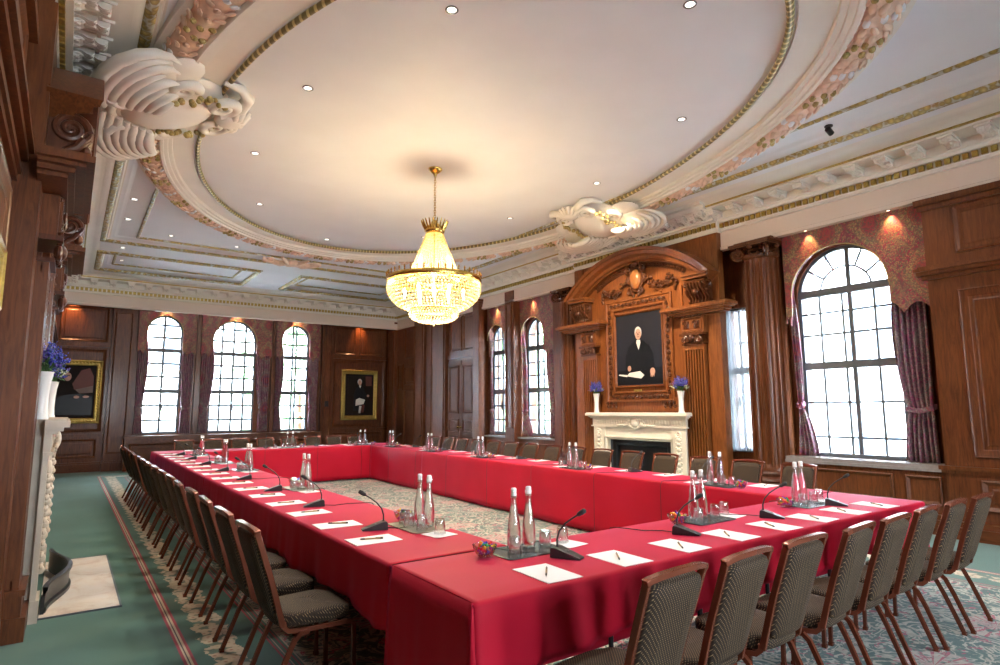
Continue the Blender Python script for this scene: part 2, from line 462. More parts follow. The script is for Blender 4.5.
def panel(b, u0, u1, z0, z1, d=0., m=0, w=.055, field=True):
    b.framesweep(u0, u1, z0, z1, [(0, d), (0, d + .022), (.014, d + .03), (.03, d + .018), (w - .012, d + .010), (w, d + .001)], m)
    if field and u1 - u0 > .3 and z1 - z0 > .3:
        i = w + .035
        b.framesweep(u0 + i, u1 - i, z0 + i, z1 - i, [(0, d + .001), (.02, d + .010)], m)
        b.box(u0 + i + .02, u1 - i - .02, d, d + .010, z0 + i + .02, z1 - i - .02, m)
def arch_fill(b, uc, half, zs, z1, da, db, m=0, n=14):
    """wall above a semicircular arch"""
    for k in range(n):
        a0 = pi - pi * k / n; a1 = pi - pi * (k + 1) / n
        x0, x1 = uc + half * cos(a0), uc + half * cos(a1)
        b.add([(x0, da, zs + half * sin(a0)), (x1, da, zs + half * sin(a1)), (x1, da, z1), (x0, da, z1),
               (x0, db, zs + half * sin(a0)), (x1, db, zs + half * sin(a1)), (x1, db, z1), (x0, db, z1)],
              [(0, 1, 2, 3), (7, 6, 5, 4), (0, 4, 5, 1), (3, 2, 6, 7), (0, 3, 7, 4), (1, 5, 6, 2)], m)
def wall_holes(b, u0, u1, z0, z1, da, db, wins, m=0):
    u = u0
    for (uc, half, zb, zs, arched) in sorted(wins):
        b.box(u, uc - half, da, db, z0, z1, m)
        b.box(uc - half, uc + half, da, db, z0, zb, m)
        if arched: arch_fill(b, uc, half, zs, z1, da, db, m)
        else: b.box(uc - half, uc + half, da, db, zs, z1, m)
        u = uc + half
    b.box(u, u1, da, db, z0, z1, m)

# windows: (centre, half width, sill z, spring z, arched)
W_F = [(2.09, .46, .93, 3.76, True), (3.93, .62, .93, 3.60, True), (5.72, .44, .93, 3.78, True)]
W_R = [(4.14, .70, .84, 3.26, True), (5.90, .24, .84, 3.25, False), (9.60, .17, .84, 3.25, False), (11.28, .44, .93, 3.36, True), (12.80, .40, .93, 3.38, True)]
ZS = 4.50      # soffit above the bays

# ---- far wall
b = MB(TFt()); wall_holes(b, -1.0, 9.6, 0, ZS, -.30, 0, W_F)
panel(b, -.30, .76, 3.38, 4.30); panel(b, -.34, .76, 1.02, 3.18, w=.08, field=False); panel(b, -.30, .68, .36, .84)
b.box(-.42, .82, 0, .05, 3.24, 3.32); b.box(-.42, .82, 0, .04, .90, .97)
panel(b, 6.98, 7.72, 3.38, 4.30); panel(b, 7.86, 8.75, 3.38, 4.30); panel(b, 6.98, 8.78, 1.02, 3.18, w=.08, field=False); panel(b, 7.0, 8.7, .36, .84)
b.box(6.9, 8.9, 0, .05, 3.24, 3.32); b.box(6.9, 8.9, 0, .04, .90, .97)
far = struct(b.build('wall_far', M['wood'], smooth=30))
def pilaster(b, u0, u1, d0, d1, z0, z1, m=0, fl=0):
    b.box(u0, u1, d0, d1, z0, z1, m)
    b.box(u0 - .03, u1 + .03, d0, d1 + .03, z0, z0 + .22, m); b.box(u0 - .015, u1 + .015, d0, d1 + .015, z0 + .22, z0 + .27, m)
    for k, (h, e) in enumerate(((.16, .01), (.12, .03), (.06, .05))):
        b.box(u0 - e, u1 + e, d0, d1 + e, z1 - h, z1 - h + .062, m)
    if u1 - u0 > .3: panel(b, u0 + .06, u1 - .06, z0 + .45, z1 - .3, d1, m, .03, False)
b = MB(TFt())
for u0, u1 in ((.84, 1.36), (6.55, 6.92)): pilaster(b, u0, u1, 0, .13, 0, ZS)
for u0, u1 in ((2.90, 3.0), (5.0, 5.08)): b.box(u0, u1, 0, .1, .9, ZS)
struct(b.build('trim_1', M['wood'], smooth=30))
b = MB(TFt()); b.box(-.42, 1.30, 0, .05, 0, .2); b.box(-.42, 1.3, 0, .03, .2, .25); b.box(6.5, 8.9, 0, .05, 0, .2); b.box(6.5, 8.9, 0, .03, .2, .25)
struct(b.build('baseboard_far', M['wood_h'], smooth=0))

# ---- right wall
b = MB(TRt()); D = XR - XW
wall_holes(b, 2.95, 13.5, 0, ZS, D - .3, D, W_R)
b.box(YB, 2.95, D - .3, 0, 0, 4.24)
b.box(13.4, 19.1, D - .3, -.04, 0, ZS)
# near right panelling
panel(b, .9, 2.62, 3.46, 4.06, 0, w=.05); panel(b, 1.0, 2.64, .96, 3.0, 0, w=.10); panel(b, -.9, .7, .96, 3.0, 0, w=.10); panel(b, -.9, .6, 3.46, 4.06, 0); panel(b, 1.0, 2.6, .34, .70, 0)
for z0, z1, e in ((3.17, 3.22, .05), (3.22, 3.27, .11), (3.27, 3.31, .14), (3.31, 3.34, .09), (.80, .85, .06), (.76, .80, .03), (4.14, 4.22, .07), (4.08, 4.14, .03)):
    b.box(YB, 2.97 + e * .6, 0, e, z0, z1)
# under the big window
b.box(2.9, 5.02, D, -.05, 0, .80)
panel(b, 3.56, 4.62, .34, .70, -.05, w=.05, field=False); panel(b, 3.02, 3.42, .34, .70, -.05, w=.05, field=False)
# under far windows
b.box(10.05, 13.2, D, -.12, 0, .86); panel(b, 10.5, 11.8, .3, .76, -.12, w=.04, field=False); panel(b, 12.0, 13.1, .3, .76, -.12, w=.04, field=False)
struct(b.build('wall_right', M['wood'], smooth=30))
# door section panelling
b = MB(TRt())
panel(b, 13.55, 14.15, 3.2, 4.2, -.04); panel(b, 14.25, 14.85, 3.2, 4.2, -.04); b.box(13.4, 14.98, -.04, .0, 3.0, 3.1)
panel(b, 17.0, 17.75, 2.35, 2.95, -.04, w=.05, field=False); b.box(17.1, 17.65, -.04, .01, 2.45, 2.85); panel(b, 17.0, 17.75, .4, 2.2, -.04, w=.05); panel(b, 17.0, 17.75, 3.2, 4.2, -.04)
panel(b, 17.85, 18.25, 2.2, 3.05, -.04)
for u0, u1, e in ((13.17, 13.46, .12), (14.98, 15.84, .08), (16.24, 16.88, .10), (18.34, 18.84, .06)): pilaster(b, u0, u1, -.04, e, 0, ZS - .02)
b.box(15.84, 16.24, -.04, .02, 0, ZS)
b.box(11.76, 12.13, D, .02, .0, ZS); panel(b, 11.82, 12.07, 1.1, 4.2, .02, w=.03, field=False)
b.box(10.02, 10.34, D, -.04, 0, ZS)
struct(b.build('trim_2', M['wood'], smooth=30))
# door_1 double door
b = MB(TRt()); 
b.box(13.5, 14.2, -.03, .01, .02, 2.92); b.box(14.22, 14.92, -.03, .01, .02, 2.92)
for u in (13.5, 14.22):
    panel(b, u + .09, u + .61, 1.45, 2.78, .01, w=.05); panel(b, u + .09, u + .61, .95, 1.3, .01, w=.04); panel(b, u + .09, u + .61, .2, .85, .01, w=.05)
dr = struct(b.build('door_1', M['door_wood'], smooth=30))
b = MB(TRt())
for u in (14.14, 14.28): b.ball((u, .07, 1.08), .03); b.tube([(u, .01, 1.08), (u, .06, 1.08)], .012, 6)
b.build('door_knob', M['brass'], dr)
b = MB(TRt())
for (u0, u1) in ((YB, 2.97), (13.4, 19.05)):
    b.box(u0, u1, 0 if u0 < 3 else -.04, .14 if u0 < 3 else .05, 0, .14); b.box(u0, u1, 0 if u0 < 3 else -.04, .10 if u0 < 3 else .03, .14, .20); 
b.box(2.97, 5.0, -.05, .03, 0, .18); b.box(2.97, 5.0, -.05, .01, .18, .24); b.box(10.05, 13.15, -.12, -.04, 0, .2)
struct(b.build('baseboard_right', M['wood_h'], smooth=0))

# ---- left wall (runs right beside the camera)
b = MB(TLt())
b.box(YB, YW + .3, -.4, 0, 0, 4.24)
for u0, u1 in ((1.2, 3.3), (3.55, 4.95), (8.9, 10.9), (11.2, 13.2), (13.5, 15.5), (15.8, 17.8)):
    panel(b, u0, u1, .3, .74, 0, w=.05); panel(b, u0, u1, .98, 3.0, 0, w=.09); panel(b, u0, u1, 3.5, 4.1, 0, w=.05)
for z0, z1, e in ((.78, .84, .05), (4.14, 4.22, .07)): b.box(YB, YW, 0, e, z0, z1)
for z0, z1, e in ((3.12, 3.17, .03), (3.17, 3.22, .05), (3.22, 3.27, .03), (3.27, 3.33, .08), (3.33, 3.37, .11), (3.37, 3.40, .06), (3.40, 3.43, .03)):
    b.box(YB, 5.14, 0, e, z0, z1); b.box(8.68, YW, 0, e, z0, z1)
struct(b.build('wall_left', M['wood'], smooth=30))
b = MB(TLt())
for (u0, u1) in ((YB, 5.1), (8.7, YW)): b.box(u0, u1, 0, .05, 0, .2); b.box(u0, u1, 0, .03, .2, .25)
struct(b.build('baseboard_left', M['wood_h'], smooth=0))
W_ADDED = [(1.9, .36, .93, 3.5, True), (4.2, .42, .93, 3.5, True), (6.5, .36, .93, 3.5, True)]  # unseen windows added behind the camera to light the near chairs
b = MB(TBt()); wall_holes(b, -1.2, 10.2, 0, ZC, -.3, 0, W_ADDED)
for u0, u1 in ((-.3, 1.1), (2.7, 3.3), (5.1, 5.7), (7.3, 8.7)): panel(b, u0, u1, .98, 3.6, w=.08, field=False)
struct(b.build('wall_back', M['wood'], smooth=30))

# ---- window seats / sills
b = MB(TFt()); b.box(1.28, 6.46, 0, .46, 0, .84); 
for k in range(4): panel(b, 1.38 + 1.27 * k, 2.55 + 1.27 * k, .16, .70, .46, w=.05)
b.box(1.25, 6.49, 0, .50, .84, .90); b.box(1.27, 6.47, 0, .48, .80, .84)
struct(b.build('trim_3', M['wood_h'], smooth=30))
b = MB(TRt()); b.box(2.93, 5.0, -.50, -.02, .80, .845); b.box(2.93, 5.0, -.4, .0, .76, .80)
b.box(10.05, 13.2, -.5, -.08, .86, .90)
struct(b.build('trim_4', plain('painted sill', (.30, .26, .25), .25, noise=.1), smooth=0))

# ---- windows
def window(n, T, w, cols, rows, thick_cols, transoms, dw=-.07, fan=False, tb=.015):
    uc, half, zb, zs, arched = w
    top = zs + (half if arched else 0)
    f = MB(T); e = .035
    def halfat(z):
        return half if (z <= zs or not arched) else sqrt(max(0, half * half - (z - zs) ** 2))
    def topat(u):
        return zs + (sqrt(max(0, half * half - (u - uc) ** 2)) if arched else 0)
    f.box(uc - half, uc - half + .05, dw - e, dw + e, zb, zs); f.box(uc + half - .05, uc + half, dw - e, dw + e, zb, zs)
    f.box(uc - half, uc + half, dw - e, dw + .06, zb, zb + .06)
    if arched:
        rows_ = []
        for k in range(25):
            a = pi - pi * k / 24
            rows_.append([(uc + r * cos(a), d, zs + r * sin(a)) for r, d in ((half, dw - e), (half, dw + e), (half - .05, dw + e), (half - .05, dw - e))])
        f.loop(rows_, 0, False, True)
    else: f.box(uc - half, uc + half, dw - e, dw + e, top - .05, top)
    for c in cols:
        t = .030 if c in thick_cols else tb
        u = uc + c * half
        f.box(u - t, u + t, dw - .02, dw + .02, zb, (topat(u) if not (fan and c not in thick_cols) else transoms[0]) - .01)
    for z in rows:
        h = halfat(z); f.box(uc - h, uc + h, dw - .015, dw + .015, z - tb, z + tb)
    for z in transoms:
        h = halfat(z); f.box(uc - h, uc + h, dw - .04, dw + .05, z - .055, z + .055)
    if fan:
        z0 = transoms[0]
        for a in (35, 65, 115, 145):
            aa = radians(a); r0, r1 = half * .52, half * .97
            f.tube([(uc + r0 * cos(aa), dw, z0 + r0 * sin(aa)), (uc + r1 * cos(aa), dw, z0 + r1 * sin(aa))], .017, 6)
        f.tube([(uc + half * .52 * cos(pi * k / 16), dw, z0 + half * .52 * sin(pi * k / 16)) for k in range(17)], .017, 6)
        f.tube([(uc + half * .93 * cos(pi * k / 20), dw, z0 + half * .93 * sin(pi * k / 20)) for k in range(21)], .017, 6)
    # catch on the centre bar
    f.box(uc + .03, uc + .05, dw + .02, dw + .05, 1.55, 1.75); f.box(uc + .01, uc + .07, dw + .03, dw + .05, 1.62, 1.66)
    o = struct(f.build('window_%d' % n, M['steel'], smooth=30))
    g = MB(T); pts = [(uc - half + .01, zb + .01), (uc + half - .01, zb + .01)]
    if arched:
        for k in range(21): a = pi * k / 20; pts.append((uc + (half - .01) * cos(a), zs + (half - .01) * sin(a)))
    else: pts += [(uc + half - .01, top - .01), (uc - half + .01, top - .01)]
    g.prism(pts, dw - .004, dw + .004, 1); g.build('pane', M['pane'], o, smooth=0)
    return o
TF = TFt(); TRW = TRt(X=XW)
rz = [1.30, 1.70, 2.50, 2.87, 3.60, 3.95]
window(1, TF, W_F[0], [0], rz, [0], [3.24, 2.10], tb=.030)
window(2, TF, W_F[1], [-.52, 0, .52], rz, [0], [3.22, 2.10], tb=.030)
window(3, TF, W_F[2], [-.12, .12], rz, [], [3.20, 2.10], tb=.028)
window(4, TRW, W_R[0], [-.55, -.08, .08, .55], [1.13, 1.64, 2.66, 2.99], [-.08], [3.30, 2.19], fan=True)
window(5, TRW, W_R[1], [0], [1.13, 1.64, 2.66], [], [2.19])
window(6, TRW, W_R[2], [0], [1.13, 1.64, 2.66], [], [2.19])
rr = [1.30, 1.66, 2.38, 2.70, 3.4]
window(7, TRW, W_R[3], [-.35, .1, .2], rr, [.1], [3.05, 2.02])
window(8, TRW, W_R[4], [0, .5], rr, [0], [3.05, 2.02])

for q, w_ in enumerate(W_ADDED): window(9 + q, TBt(), w_, [-.5, 0, .5], [1.3, 1.7, 2.5, 2.87, 3.6, 3.95], [0], [3.22, 2.1])  # the added windows of the unseen back wall
# ---- ceiling
b = MB(); b.box(-1.2, 10.2, YB - .4, YW + .6, ZC, ZC + .2)
b.box(XR + .12, 10.2, YB, YW + .4, ZS, ZC); b.box(-1.2, XL - .12, YB, YW + .4, 4.24, ZC); b.box(-1.2, 10.2, YF + .12, YW + .5, ZS, ZC)
struct(b.build('ceiling', M['plaster_white'], smooth=0))

# cornice round the room
b = MB()
b.rectsweep(XL, XR, YB, YF, [(-.15, 4.52), (-.15, 4.235), (-.02, 4.235), (-.02, 4.22), (.02, 4.22), (.02, 4.27), (0, 4.28), (0, 4.53)], 1)
b.rectsweep(XL, XR, YB, YF, [(0, 4.53), (.035, 4.54), (.035, 4.575), (.05, 4.585), (.05, 4.665), (.10, 4.67), (.11, 4.71), (.13, 4.72), (.13, 4.835), (.46, 4.835), (.46, 4.855), (.47, 4.89), (.52, 4.93), (.58, 4.945), (.60, 4.95), (.62, 4.95), (.66, 4.95), (.70, 4.975), (.74, 4.985), (.76, 5.0), (.84, 5.0), (.86, 5.03), (.92, 5.05), (.93, ZC)], 0)
# modillions
def modillion(b, T):
    q = MB()
    prof = [(.12, 4.83), (.12, 4.745), (.15, 4.735), (.19, 4.75), (.22, 4.775), (.30, 4.775), (.335, 4.755), (.375, 4.755), (.395, 4.78), (.40, 4.83)]
    for i in range(5):
        u0 = -.068 + i * .0275
        q.prism([(d - (.004 if i % 2 else 0), z) for d, z in prof], u0, u0 + .0255, 0)
    for sx in (-.035, .035): q.ball((sx, .365, 4.772), (.03, .035, .028), 6, 4); q.ball((sx, .17, 4.75), (.028, .03, .022), 6, 4)
    q.ball((0, .27, 4.768), (.03, .06, .018), 6, 4)
    q.box(-.08, .08, .12, .43, 4.81, 4.835)
    for v in range(len(q.v)): p = q.v[v]; q.v[v] = Vector(T(p.x, p.y, p.z))
    b.add(q.v, q.f, 0)
k = YB + .4
while k < YF - .2:
    modillion(b, lambda u, d, z, k=k: (XR - d, k + u, z)); k += .37
k = YB + .4
while k < YF - .2:
    modillion(b, lambda u, d, z, k=k: (XL + d, k + u, z)); k += .29
k = XL + .35
while k < XR - .2:
    modillion(b, lambda u, d, z, k=k: (k + u, YF - d, z)); k += .40
struct(b.build('trim_5', [M['plaster'], M['plaster_pink']], smooth=35))
# gilded lines of the cornice
b = MB()
k = YB + .3
while k < YF - .1:
    b.box(XR - .085, XR - .045, k, k + .062, 4.588, 4.66); b.box(XL + .045, XL + .085, k, k + .062, 4.588, 4.66); k += .095
k = XL + .1
while k < XR - .1:
    b.box(k, k + .062, YF - .085, YF - .045, 4.588, 4.66); k += .095
b.rectsweep(XL, XR, YB, YF, [(.465, 4.862), (.49, 4.866), (.49, 4.885), (.475, 4.89)], 0, True)
struct(b.build('trim_6', M['gold'], smooth=0))
def goldframe(b, x0, x1, y0, y1, z, r=.062, n=7):
    b.rectsweep(x0, x1, y0, y1, [(r + r * cos(pi + pi * i / (n - 1)), z - r * sin(pi * i / (n - 1))) for i in range(n)], 0)
b = MB()
rects = [(.28, 7.95, .05, 14.35), (.28, 3.70, 15.2, 17.25), (4.62, 7.95, 15.2, 17.25)]
for x0, x1, y0, y1 in rects: goldframe(b, x0, x1, y0, y1, 5.02 if y0 < 1 else 4.99)
goldframe(b, .62, 3.36, 15.6, 16.9, 5.07, .03); goldframe(b, 4.96, 7.6, 15.6, 16.9, 5.07, .03)
# outer gilded line in the spandrels
b.rectsweep(.90, 7.30, .9, 14.0, [(0, 5.079), (.0, 5.055), (.02, 5.045), (.045, 5.05), (.06, 5.079)], 0)
struct(b.build('trim_7', M['leafgold'], smooth=40))
b = MB()
# downstand beams between the coffers and inner mouldings
def beam(x0, x1, y0, y1): b.box(x0, x1, y0, y1, 4.985, ZC + .01)
beam(.28, 7.95, 14.35, 15.2); beam(3.70, 4.62, 15.2, 17.3); beam(.2, 8.05, 17.25, 17.6); beam(-.3, .28, YB, 17.6); beam(7.95, 8.2, YB, 17.6)
for x0, x1, y0, y1 in rects:
    b.rectsweep(x0 + .07, x1 - .07, y0 + .07, y1 - .07, [(0, 5.0), (.05, 5.01), (.08, 5.035), (.16, 5.04), (.19, 5.065), (.24, ZC)])
struct(b.build('trim_8', M['plaster_white'], smooth=40))

# oval field
EB = 5.0
b = MB()
b.ellring(ECX, ECY, EA, EB, [(.47, ZC), (.45, 4.945), (.43, 4.925), (.40, 4.93), (.395, 4.955), (.35, 4.96), (.345, 4.98), (.30, 4.985), (.295, 5.03), (.05, 5.04), (.05, ZC)], 144, 0, False)
b.ellring(ECX, ECY, EA, EB, [(.79, ZC), (.77, 4.99), (.71, 4.985), (.69, 5.0), (.43, 5.0)], 144, 0, False)
struct(b.build('trim_9', M['plaster'], smooth=40))
b = MB()
b.ellring(ECX, ECY, EA, EB, [(.027 * cos(2 * pi * i / 8), 5.035 + .03 * sin(2 * pi * i / 8)) for i in range(8)], 160)
struct(b.build('trim_10', M['rope'], smooth=60))
# leaf garland ring
b = MB(); rnd = random.Random(4)
def ep(t, o, z): return oval(t, o - .07, z)
b.ellring(ECX, ECY, EA, EB, [(.57 + .13 * cos(pi * i / 6), 5.0 - .075 * sin(pi * i / 6)) for i in range(7)], 144, 0, False)
NS = 230
for k in range(NS):
    t = 2 * pi * k / NS
    nx = Vector((cos(t) / (EA + .6), sin(t) / (EB + .6), 0)).normalized(); tg = Vector((-nx.y, nx.x, 0))
    cell = k % 7
    for j in range(5):
        a = radians(18 + 36 * j + rnd.uniform(-8, 8))
        c = ep(t + rnd.uniform(-.008, .008), .64 + .135 * cos(a), 5.0 - .085 * sin(a))
        if cell == 0: mt, r = 1, (.05, .035, .02)
        elif cell in (3, 4) and j in (1, 2, 3): mt, r = 2, (.034, .034, .034)
        else: mt, r = 0, (.062, .036, .022)
        up = (nx * cos(a) + Vector((0, 0, -1)) * sin(a)).normalized()
        tw = rnd.uniform(-.7, .7) if mt == 0 else 0
        xx = (tg * cos(tw) + up.cross(tg) * sin(tw)).normalized(); yy = up.cross(xx)
        tilt = up * .35
        R4 = Matrix((( (xx+tilt).x, yy.x, up.x, c.x), ((xx+tilt).y, yy.y, up.y, c.y), ((xx+tilt).z, yy.z, up.z, c.z), (0, 0, 0, 1)))
        b.ball((0, 0, 0), r, 6, 4, mt, R4)
struct(b.build('trim_11', [M['peach'], M['plaster_white'], M['gold_paint']], smooth=50))
# ------------------------------------------------------------------ spirals and carving
def spiral(c, ax, ay, r0, turns=1.75, n=26, a0=0., sgn=1, shrink=.12, lift=None):
    ax, ay = Vector(ax), Vector(ay); c = Vector(c); out = []
    for k in range(n):
        f = k / (n - 1); a = a0 + sgn * 2 * pi * turns * f; r = r0 * (1 - f) + r0 * shrink * f
        p = c + ax * (r * cos(a)) + ay * (r * sin(a))
        if lift: p += Vector(lift) * f
        out.append(p)
    return out
def taper(n, a, b): return [a + (b - a) * k / (n - 1) for k in range(n)]
def leafscroll(b, p0, p1, amp, n, r, m=0, nrm=(0, 1, 0), rnd=random):
    """row of little scrolled leaves between two points"""
    p0, p1 = Vector(p0), Vector(p1); d = (p1 - p0); L = d.length; d.normalize(); nn = Vector(nrm); s = d.cross(nn)
    for k in range(n):
        c = p0 + d * L * (k + .5) / n; w = L / n
        sg = 1 if k % 2 else -1
        b.tube(spiral(c, d * w * .42, s * amp * sg, 1, 1.2, 10, 0, 1, .2, nn * r), taper(10, r, r * .5), 5, m)
        b.ball(c + nn * r, r * 1.1, 6, 4, m)

def chimneypiece(loc, sgn, which, lab):
    T = (lambda u, d, z: (-sgn * d, u, z))          # sgn=+1: on the right wall, facing -x
    root = thing('overmantel', lab, 'overmantel', loc)
    OK, CV = (M['warm_lit_wood'], M['carved']) if sgn > 0 else (M['wood'], M['dark_wood'])  # twin pieces: only the right one's wood has warm light in its colour
    # backing
    b = MB(T); b.box(-1.76, 1.76, -.14, 0, 0, 4.52); b.box(-1.02, 1.02, 0, .03, 1.5, 3.74); b.box(-.86, .86, .03, .05, 1.52, 1.60)
    b.box(-1.76, -1.50, 0, .02, 0, 4.5); b.box(1.5, 1.76, 0, .02, 0, 4.5)
    b.build('backboard', OK, root, 0)
    for s in (-1, 1):
        b = MB(T)
        c = 1.27 * s
        b.box(c - .22, c + .22, 0, .12, 0, .30); b.box(c - .24, c + .24, 0, .15, 0, .16); b.box(c - .23, c + .23, 0, .135, .3, .34)
        # fluted shaft
        b.box(c - .2, c + .2, 0, .06, .3, 2.64)
        for k in range(8):
            u = c - .19 + .38 * k / 7
            b.box(u - .011, u + .011, .05, .098, .40, 2.56)
        b.box(c - .2, c + .2, .05, .098, .34, .40); b.box(c - .2, c + .2, .05, .098, 2.56, 2.64)
        pl = b.build('pilaster', OK, root, 40)
        b = MB(T)
        b.box(c - .22, c + .22, 0, .13, 2.64, 2.67); b.box(c - .24, c + .24, 0, .17, 2.80, 2.84)
        for t_ in (-1, 1): b.tube(spiral((c + t_ * .15, .15, 2.735), (1, 0, 0), (0, 0, 1), .07, 1.6, 20, pi / 2, t_), taper(20, .022, .012), 6)
        for k in range(5): b.ball((c - .16 + .08 * k, .14, 2.73), (.032, .03, .055), 6, 5)
        b.ball((c, .16, 2.76), (.05, .04, .06), 8, 6)
        b.build('capital', CV, pl, 50)
        # frieze block with paired ornaments
        b = MB(T); b.box(c - .24, c + .24, 0, .13, 2.84, 3.14); b.framesweep(c - .2, c + .2, 2.87, 3.11, [(0, .13), (0, .15), (.02, .15), (.03, .131)])
        b.build('frieze_block', OK, root, 30)
        b = MB(T)
        for t_ in (-.1, .1):
            b.ball((c + t_, .14, 2.99), (.05, .03, .075), 8, 6); b.tube(spiral((c + t_, .165, 3.0), (1, 0, 0), (0, 0, 1), .055, 1.3, 14), taper(14, .016, .009), 5)
            for k in range(4): b.ball((c + t_ + .05 * cos(k * 1.57 + .8), .145, 2.99 + .07 * sin(k * 1.57 + .8)), .02, 6, 4)
        leafscroll(b, (c - .22, .13, 3.125), (c + .22, .13, 3.125), .02, 7, .012)
        b.build('frieze_ornament', CV, root, 50)
        # cornice block
        b = MB(T)
        u0, u1 = sorted((s * .90, s * 1.78))
        for z0, z1, e in ((3.15, 3.18, .17), (3.18, 3.215, .21), (3.215, 3.24, .27), (3.24, 3.285, .32), (3.285, 3.31, .29)):
            b.box(u0 - (e - .17 if s > 0 else e - .02), u1 + (e - .02 if s > 0 else e - .17), 0, e, z0, z1)
        b.build('cornice_block', OK, root, 0)
        b = MB(T)
        for k in range(12): b.box(u0 + .03 + k * (u1 - u0 - .06) / 12, u0 + .03 + (k + .6) * (u1 - u0 - .06) / 12, .17, .20, 3.183, 3.212)
        b.build('dentils', CV, root, 0)
        # scrolled console carrying the arch
        cc = 1.45 * s
        b = MB(T)
        prof = [(0, 3.31), (.10, 3.31), (.12, 3.36), (.10, 3.41), (.12, 3.47), (.18, 3.53), (.25, 3.60), (.27, 3.67), (.24, 3.73), (0, 3.75)]
        b.prism(prof, cc - .18, cc + .18, 0)
        for q in (-1, 1):
            b.tube(spiral((cc + q * .185, .155, 3.62), (0, 1, 0), (0, 0, 1), .115, 2.0, 34, 0, 1), taper(34, .030, .014), 7)
            b.tube(spiral((cc + q * .185, .085, 3.38), (0, 1, 0), (0, 0, 1), .065, 1.6, 20, 0, -1), taper(20, .022, .012), 6); b.tube([(cc + q * .185, .24, 3.56), (cc + q * .185, .20, 3.49), (cc + q * .185, .14, 3.45), (cc + q * .185, .12, 3.42)], [.028, .026, .024, .02], 7)
        for k in range(5):
            u = cc - .13 + .065 * k; b.tube([(u, .14, 3.34), (u, .13, 3.42), (u, .19, 3.50), (u, .275, 3.60), (u, .285, 3.68)], .017, 6)
        b.ball((cc, .25, 3.52), (.07, .05, .06), 8, 5)
        b.build('console_bracket', CV, root, 40)
        b = MB(T); b.box(cc - .24, cc + .24, 0, .28, 3.75, 3.80); b.box(cc - .26, cc + .26, 0, .31, 3.80, 3.84)
        b.build('impost', OK, root, 0)
    # segmental arch
    R, zc = 2.52, 4.57 - 2.52
    def arc(b, prof, m=0, n=40, lim=1.78):
        a = math.asin(lim / R); rows = []
        for k in range(n + 1):
            t = -a + 2 * a * k / n
            rows.append([((R + dr) * sin(t), d, zc + (R + dr) * cos(t)) for dr, d in prof])
        b.loop(rows, m, False, True)
        b.add(rows[0], [tuple(range(len(prof)))[::-1]], m); b.add(rows[-1], [tuple(range(len(prof)))], m)
    b = MB(T); arc(b, [(-.235, 0), (-.235, .10), (-.21, .10), (-.205, .16), (-.15, .17), (-.14, .20), (-.12, .26), (-.06, .285), (-.055, .32), (-.02, .33), (-.0, .34), (.005, 0)])
    b.build('arched_pediment', OK, root, 40)
    b = MB(T)
    for k in range(34):
        t = -.50 + 1.0 * k / 33; r = R - .30
        b.ball((r * sin(t), .03, zc + r * cos(t)), (.03, .022, .024), 6, 4)
    n = 40; rows = []
    for k in range(n + 1):
        t = -.52 + 1.04 * k / n; rows.append([((R + dr) * sin(t), d, zc + (R + dr) * cos(t)) for dr, d in ((-.35, 0), (-.35, .03), (-.33, .03), (-.325, .01), (-.27, .01), (-.265, .03), (-.245, .03), (-.245, 0))])
    b.loop(rows, 0, False, True)
    b.build('arch_bead', CV, root, 40)
    # shield and garlands
    b = MB(T)
    b.ball((0, .07, 4.02), (.13, .08, .20), 16, 10)
    b.build('shield', plain('polished shield', (.30, .12, .035), .2), root, 80)
    b = MB(T)
    b.tube([(.155 * sin(2 * pi * k / 24) * (1 + .15 * cos(2 * pi * k / 24)), .05, 4.02 + .235 * cos(2 * pi * k / 24)) for k in range(24)], .028, 7, 0, True)
    for s in (-1, 1):
        b.tube(spiral((s * .17, .09, 4.22), (1, 0, 0), (0, 0, 1), .075, 1.6, 20, -pi / 2, s), taper(20, .028, .014), 6)
        b.tube(spiral((s * .13, .09, 3.78), (1, 0, 0), (0, 0, 1), .065, 1.6, 20, pi / 2, -s), taper(20, .024, .012), 6)
        b.ball((s * .20, .06, 4.02), (.05, .04, .09), 8, 6); b.ball((s * .07, .07, 3.72), (.04, .035, .05), 7, 5)
        b.ball((s * .10, .06, 4.32), (.05, .035, .04), 7, 5)
    b.ball((0, .09, 4.31), (.085, .06, .06), 8, 6)
    b.build('shield_scrolls', CV, root, 60)
    rnd = random.Random(5)
    for s in (-1, 1):
        b = MB(T)
        for k in range(42):
            f = k / 41; u = s * (.25 + .62 * f); z = 4.02 - .30 * sin(pi * min(1, f * 1.05)) * .55 - .10 * f
            w = .05 + .05 * abs(sin(f * 3 * pi))
            b.ball((u + rnd.uniform(-.02, .02), .06 + rnd.uniform(-.02, .035), z + rnd.uniform(-w, w)), (rnd.uniform(.02, .038), .028, rnd.uniform(.02, .036)), 6, 4)
        for k in range(6): b.ball((s * .90 + rnd.uniform(-.03, .03), .05, 3.86 - k * .035), (.028, .025, .028), 6, 4)
        b.build('fruit_garland', CV, root, 60)
    # carved eared frame round the portrait
    b = MB(T)
    b.framesweep(-.81, .81, 1.69, 3.66, [(0, .03), (0, .075), (.02, .085), (.04, .06), (.15, .055), (.17, .085), (.19, .08), (.198, .04)])
    for s in (-1, 1): b.box(s * .80 - .02, s * .80 + .14 * s, .03, .07, 1.62, 1.76) if s > 0 else b.box(-.94, -.78, .03, .07, 1.62, 1.76)
    b.box(-.58, .58, .03, .06, 3.64, 3.70)
    b.build('carved_frame', OK, root, 35)
    b = MB(T)
